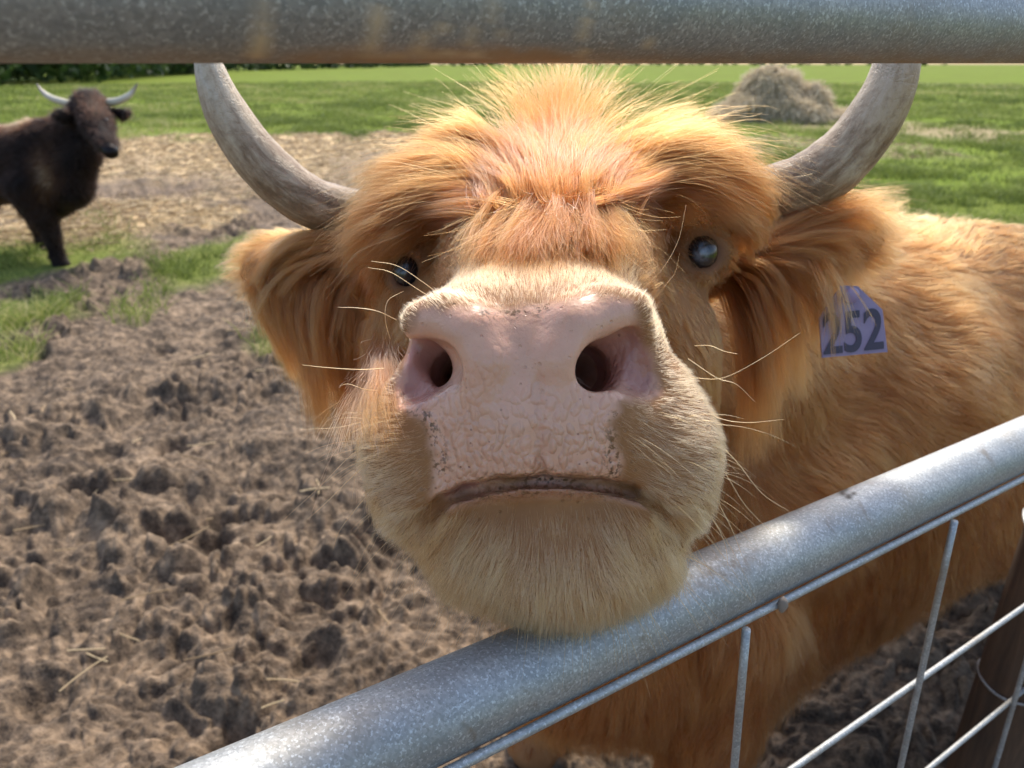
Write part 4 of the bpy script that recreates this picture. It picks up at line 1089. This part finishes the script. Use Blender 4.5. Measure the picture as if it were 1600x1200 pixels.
P = root[:, None] + d[:, None] * L[:, None, None] * tt[None, :, None]; P[:, :, 2] -= L[:, None] * .35 * tt[None] ** 2
curves_obj('hay_stalks', P, np.full(P.shape[:2], .006), fibre_material('hay_stalk', [(0, (.38, .30, .19)), (.5, (.60, .50, .34)), (1, (.76, .66, .48))], .3), hay, {'tone': rg.random(len(P))[:, None]})

# ------------------------------------------------------------------ wood along the far edge of the field
lm = fibre_material('leaf', [(0, (.022, .045, .012)), (.6, (.045, .085, .022)), (1, (.09, .14, .035))], .3)
Vl = []; tl = []
edge_pts = np.array([(-75, 5), (-48, 25), (-31, 49), (-40, 95), (-46, 150), (-42, 260), (-31, 400), (80, 470), (250, 480)], float)
for i in range(190):
    e_ = spline(edge_pts, 190)[i] if i == 0 else E_[i]
    if i == 0: E_ = spline(edge_pts, 190)
    far = np.hypot(*e_); k_ = i % 3
    X0, Y0 = e_[0] - k_ * 3.5 * (e_[1] < 400) + rg.normal() * .8, e_[1] + rg.normal() * 1.0 + 6 * k_ * (e_[1] > 300)
    hgt_ = 7 + 6 * rg.random(); m_ = 900 if far < 160 else 300
    d = nrmz(rg.normal(size=(m_, 3))); rr_ = rg.random(m_) ** .4
    cx = np.array([X0, Y0, hgt_ * .5]); ctr = cx + d * rr_[:, None] * np.array([3.2, 3.2, hgt_ * .55]); ctr[:, 2] = np.maximum(ctr[:, 2], .15 + .5 * rg.random(m_))
    u1 = nrmz(rg.normal(size=(m_, 3))); u2 = nrmz(np.cross(u1, rg.normal(size=(m_, 3)))); sz = ((.16 if far < 160 else .5) + .35 * rg.random(m_))[:, None]
    q = np.stack([ctr - u1 * sz, ctr + u2 * sz * .6, ctr + u1 * sz, ctr - u2 * sz * .6], 1); Vl.append(q.reshape(-1, 3)); tl.append(np.repeat(np.clip(rg.random(m_) * .7 + rg.random() * .3, 0, 1), 4))
Vl = np.concatenate(Vl); Ql = np.arange(len(Vl)).reshape(-1, 4)
tag(mesh_obj('far_woodland', Vl, Ql, lm, smooth=False, attrs={'tone': np.concatenate(tl)}), kind='stuff')
# ------------------------------------------------------------------ the dark cow further off
fe = Field(np.arange(-1.75 * 3.2, .15, .03) if False else axis([(-5.9, .04), (-3.9, .016), (-2.1, .04)]), axis([(-.2, .016), (2.25, .03)]), axis([(4.3, .02), (5.6, .04), (7.8,)]))
cc = ungp(93, 414)
def Wv(p): return w2c(np.array(p))
fx, fy = cc
bd = nrmz(np.array([-1., .42, 0])); sd2 = np.array([.42, 1., 0]) / 1.085      # body runs away to the left; sd2 = far side
def bp(a, s_, z): return w2c(np.array([fx, fy, 0]) + bd * a + sd2 * s_ + np.array([0, 0, z]))
fe.cap([bp(.02, .14, .62), bp(.35, .14, .61), bp(.85, .14, .58), bp(1.25, .14, .62)], [.19, .215, .26, .22], k=.08)
fe.cap([bp(.12, .14, .74), bp(.7, .14, .72), bp(1.3, .14, .72)], [.13, .11, .12], k=.08)
fe.cap([bp(-.14, .12, .50), bp(.10, .13, .45)], [.12, .16], k=.06)
for s_, o_ in ((0, 0), (.28, .50)):
    fe.cap([bp(.12 + o_, s_ + .0, .50), bp(.04 + o_, s_, .32), bp(.01 + o_, s_, .20), bp(.0 + o_, s_, .05), bp(-.02 + o_, s_, .0)], [.145, .080, .048, .042, .058], k=.03)
    fe.cap([bp(1.32, s_, .55), bp(1.22, s_, .38), bp(1.34, s_, .24), bp(1.30, s_, .0)], [.16, .08, .045, .05], k=.03)
fe.cap([bp(.15, .14, .74), C(112, 215, 4.98), C(128, 188, 4.9)], [.165, .14, .10], k=.05)
fe.cap([bp(-.08, .13, .56), C(132, 235, 4.93)], [.155, .11], k=.06)
fe.cap([C(140, 168, 4.86), C(152, 195, 4.74)], [.108, .092], k=.04)
fe.cap([C(152, 195, 4.74), C(167, 226, 4.60), C(173, 237, 4.57)], [.085, .052, .046], k=.03)
fe.cap([C(118, 178, 4.82), C(98, 181, 4.74), C(84, 180, 4.72)], [.034, .042, .020], k=.02)
fe.cap([C(180, 176, 4.86), C(193, 179, 4.86), C(203, 177, 4.88)], [.026, .034, .016], k=.02)
fe.cap([C(137, 190, 4.66), C(139, 195, 4.665)], [.020, .02], k=.02)
V2, Q2 = fe.mesh(); V2w = c2w(V2)
f_ = np.cross(V2w[Q2[:, 2]] - V2w[Q2[:, 0]], V2w[Q2[:, 3]] - V2w[Q2[:, 1]])
if (f_ * (V2w[Q2[:, 0]] - V2w.mean(0))).sum() < 0: Q2 = Q2[:, ::-1].copy()
N2 = vnormals(V2w, Q2)
p2x, p2y = proj(V2w)
b_ = (V2w - np.array([fx, fy, 0])) @ bd
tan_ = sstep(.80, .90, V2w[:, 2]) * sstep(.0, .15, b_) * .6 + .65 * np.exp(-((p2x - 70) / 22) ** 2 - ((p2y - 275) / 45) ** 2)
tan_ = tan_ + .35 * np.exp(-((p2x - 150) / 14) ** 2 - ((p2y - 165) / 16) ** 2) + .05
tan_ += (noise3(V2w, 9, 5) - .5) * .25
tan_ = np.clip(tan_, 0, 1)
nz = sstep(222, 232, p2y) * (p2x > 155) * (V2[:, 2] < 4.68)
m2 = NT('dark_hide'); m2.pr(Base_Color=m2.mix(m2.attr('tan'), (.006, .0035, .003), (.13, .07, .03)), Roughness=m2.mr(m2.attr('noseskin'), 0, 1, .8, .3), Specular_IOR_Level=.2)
cow2 = bpy.data.objects.new('dark_brown_cow', None); COL.objects.link(cow2); cow2.location = (0, 0, 0)
tag(cow2, 'dark brown cow with pale upturned horns standing in the muddy field, looking on', 'cow')
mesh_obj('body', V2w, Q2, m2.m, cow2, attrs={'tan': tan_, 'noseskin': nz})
MF2 = hair_material('dark_hair', (.002, .001, .0008), (.020, .008, .004), (.34, .21, .10))
rr2 = np.random.default_rng(3)
MF2.node_tree.nodes['Principled Hair BSDF'].inputs['IOR'].default_value = 1.3
MF2.node_tree.nodes['Principled Hair BSDF'].inputs['Roughness'].default_value = .7
root, nm, t_, B_ = sample(V2w, Q2, N2, (1 - nz) * (V2w[:, 2] > .06), 45000, rr2)
tn = (tan_[t_] * B_).sum(1)
comb = np.tile(bd * .7 + np.array([0, 0, -.7]), (len(root), 1)); hd = root[:, 0] > fx + .12; comb[hd] = (-.1, .3, -.2); comb[root[:, 2] < .35] = (0, 0, -1)
P = grow(root, nm, comb, .030 + .03 * rr2.random(len(root)), np.full(len(root), .4), 5, rr2, .3, 8., .25)
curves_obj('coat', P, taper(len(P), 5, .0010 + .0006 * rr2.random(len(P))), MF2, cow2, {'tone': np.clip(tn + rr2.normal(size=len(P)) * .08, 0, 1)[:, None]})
mh2 = NT('pale_horn'); mh2.pr(Base_Color=mh2.ramp(mh2.attr('along'), [(0, (.55, .48, .34)), (.6, (.60, .54, .42)), (.85, (.25, .2, .15)), (1, (.05, .04, .03))]), Roughness=.4)
horn([(C(118, 164, 4.86), .024), (C(100, 160, 4.85), .023), (C(80, 153, 4.84), .019), (C(66, 143, 4.84), .013), (C(57, 131, 4.84), .004)], cow2, mh2.m, 24, 16)
horn([(C(168, 160, 4.84), .024), (C(184, 158, 4.83), .023), (C(199, 151, 4.82), .019), (C(208, 142, 4.82), .012), (C(215, 130, 4.82), .004)], cow2, mh2.m, 24, 16)
for q in ((136.5, 192, 4.645), (166, 188, 4.67)):
    V, F = uvsphere(c2w(C(*q)), .012, 12, 8); mesh_obj('eye', V, F, ME_EYE, cow2, attrs={'iris': np.full(len(V), .3)})
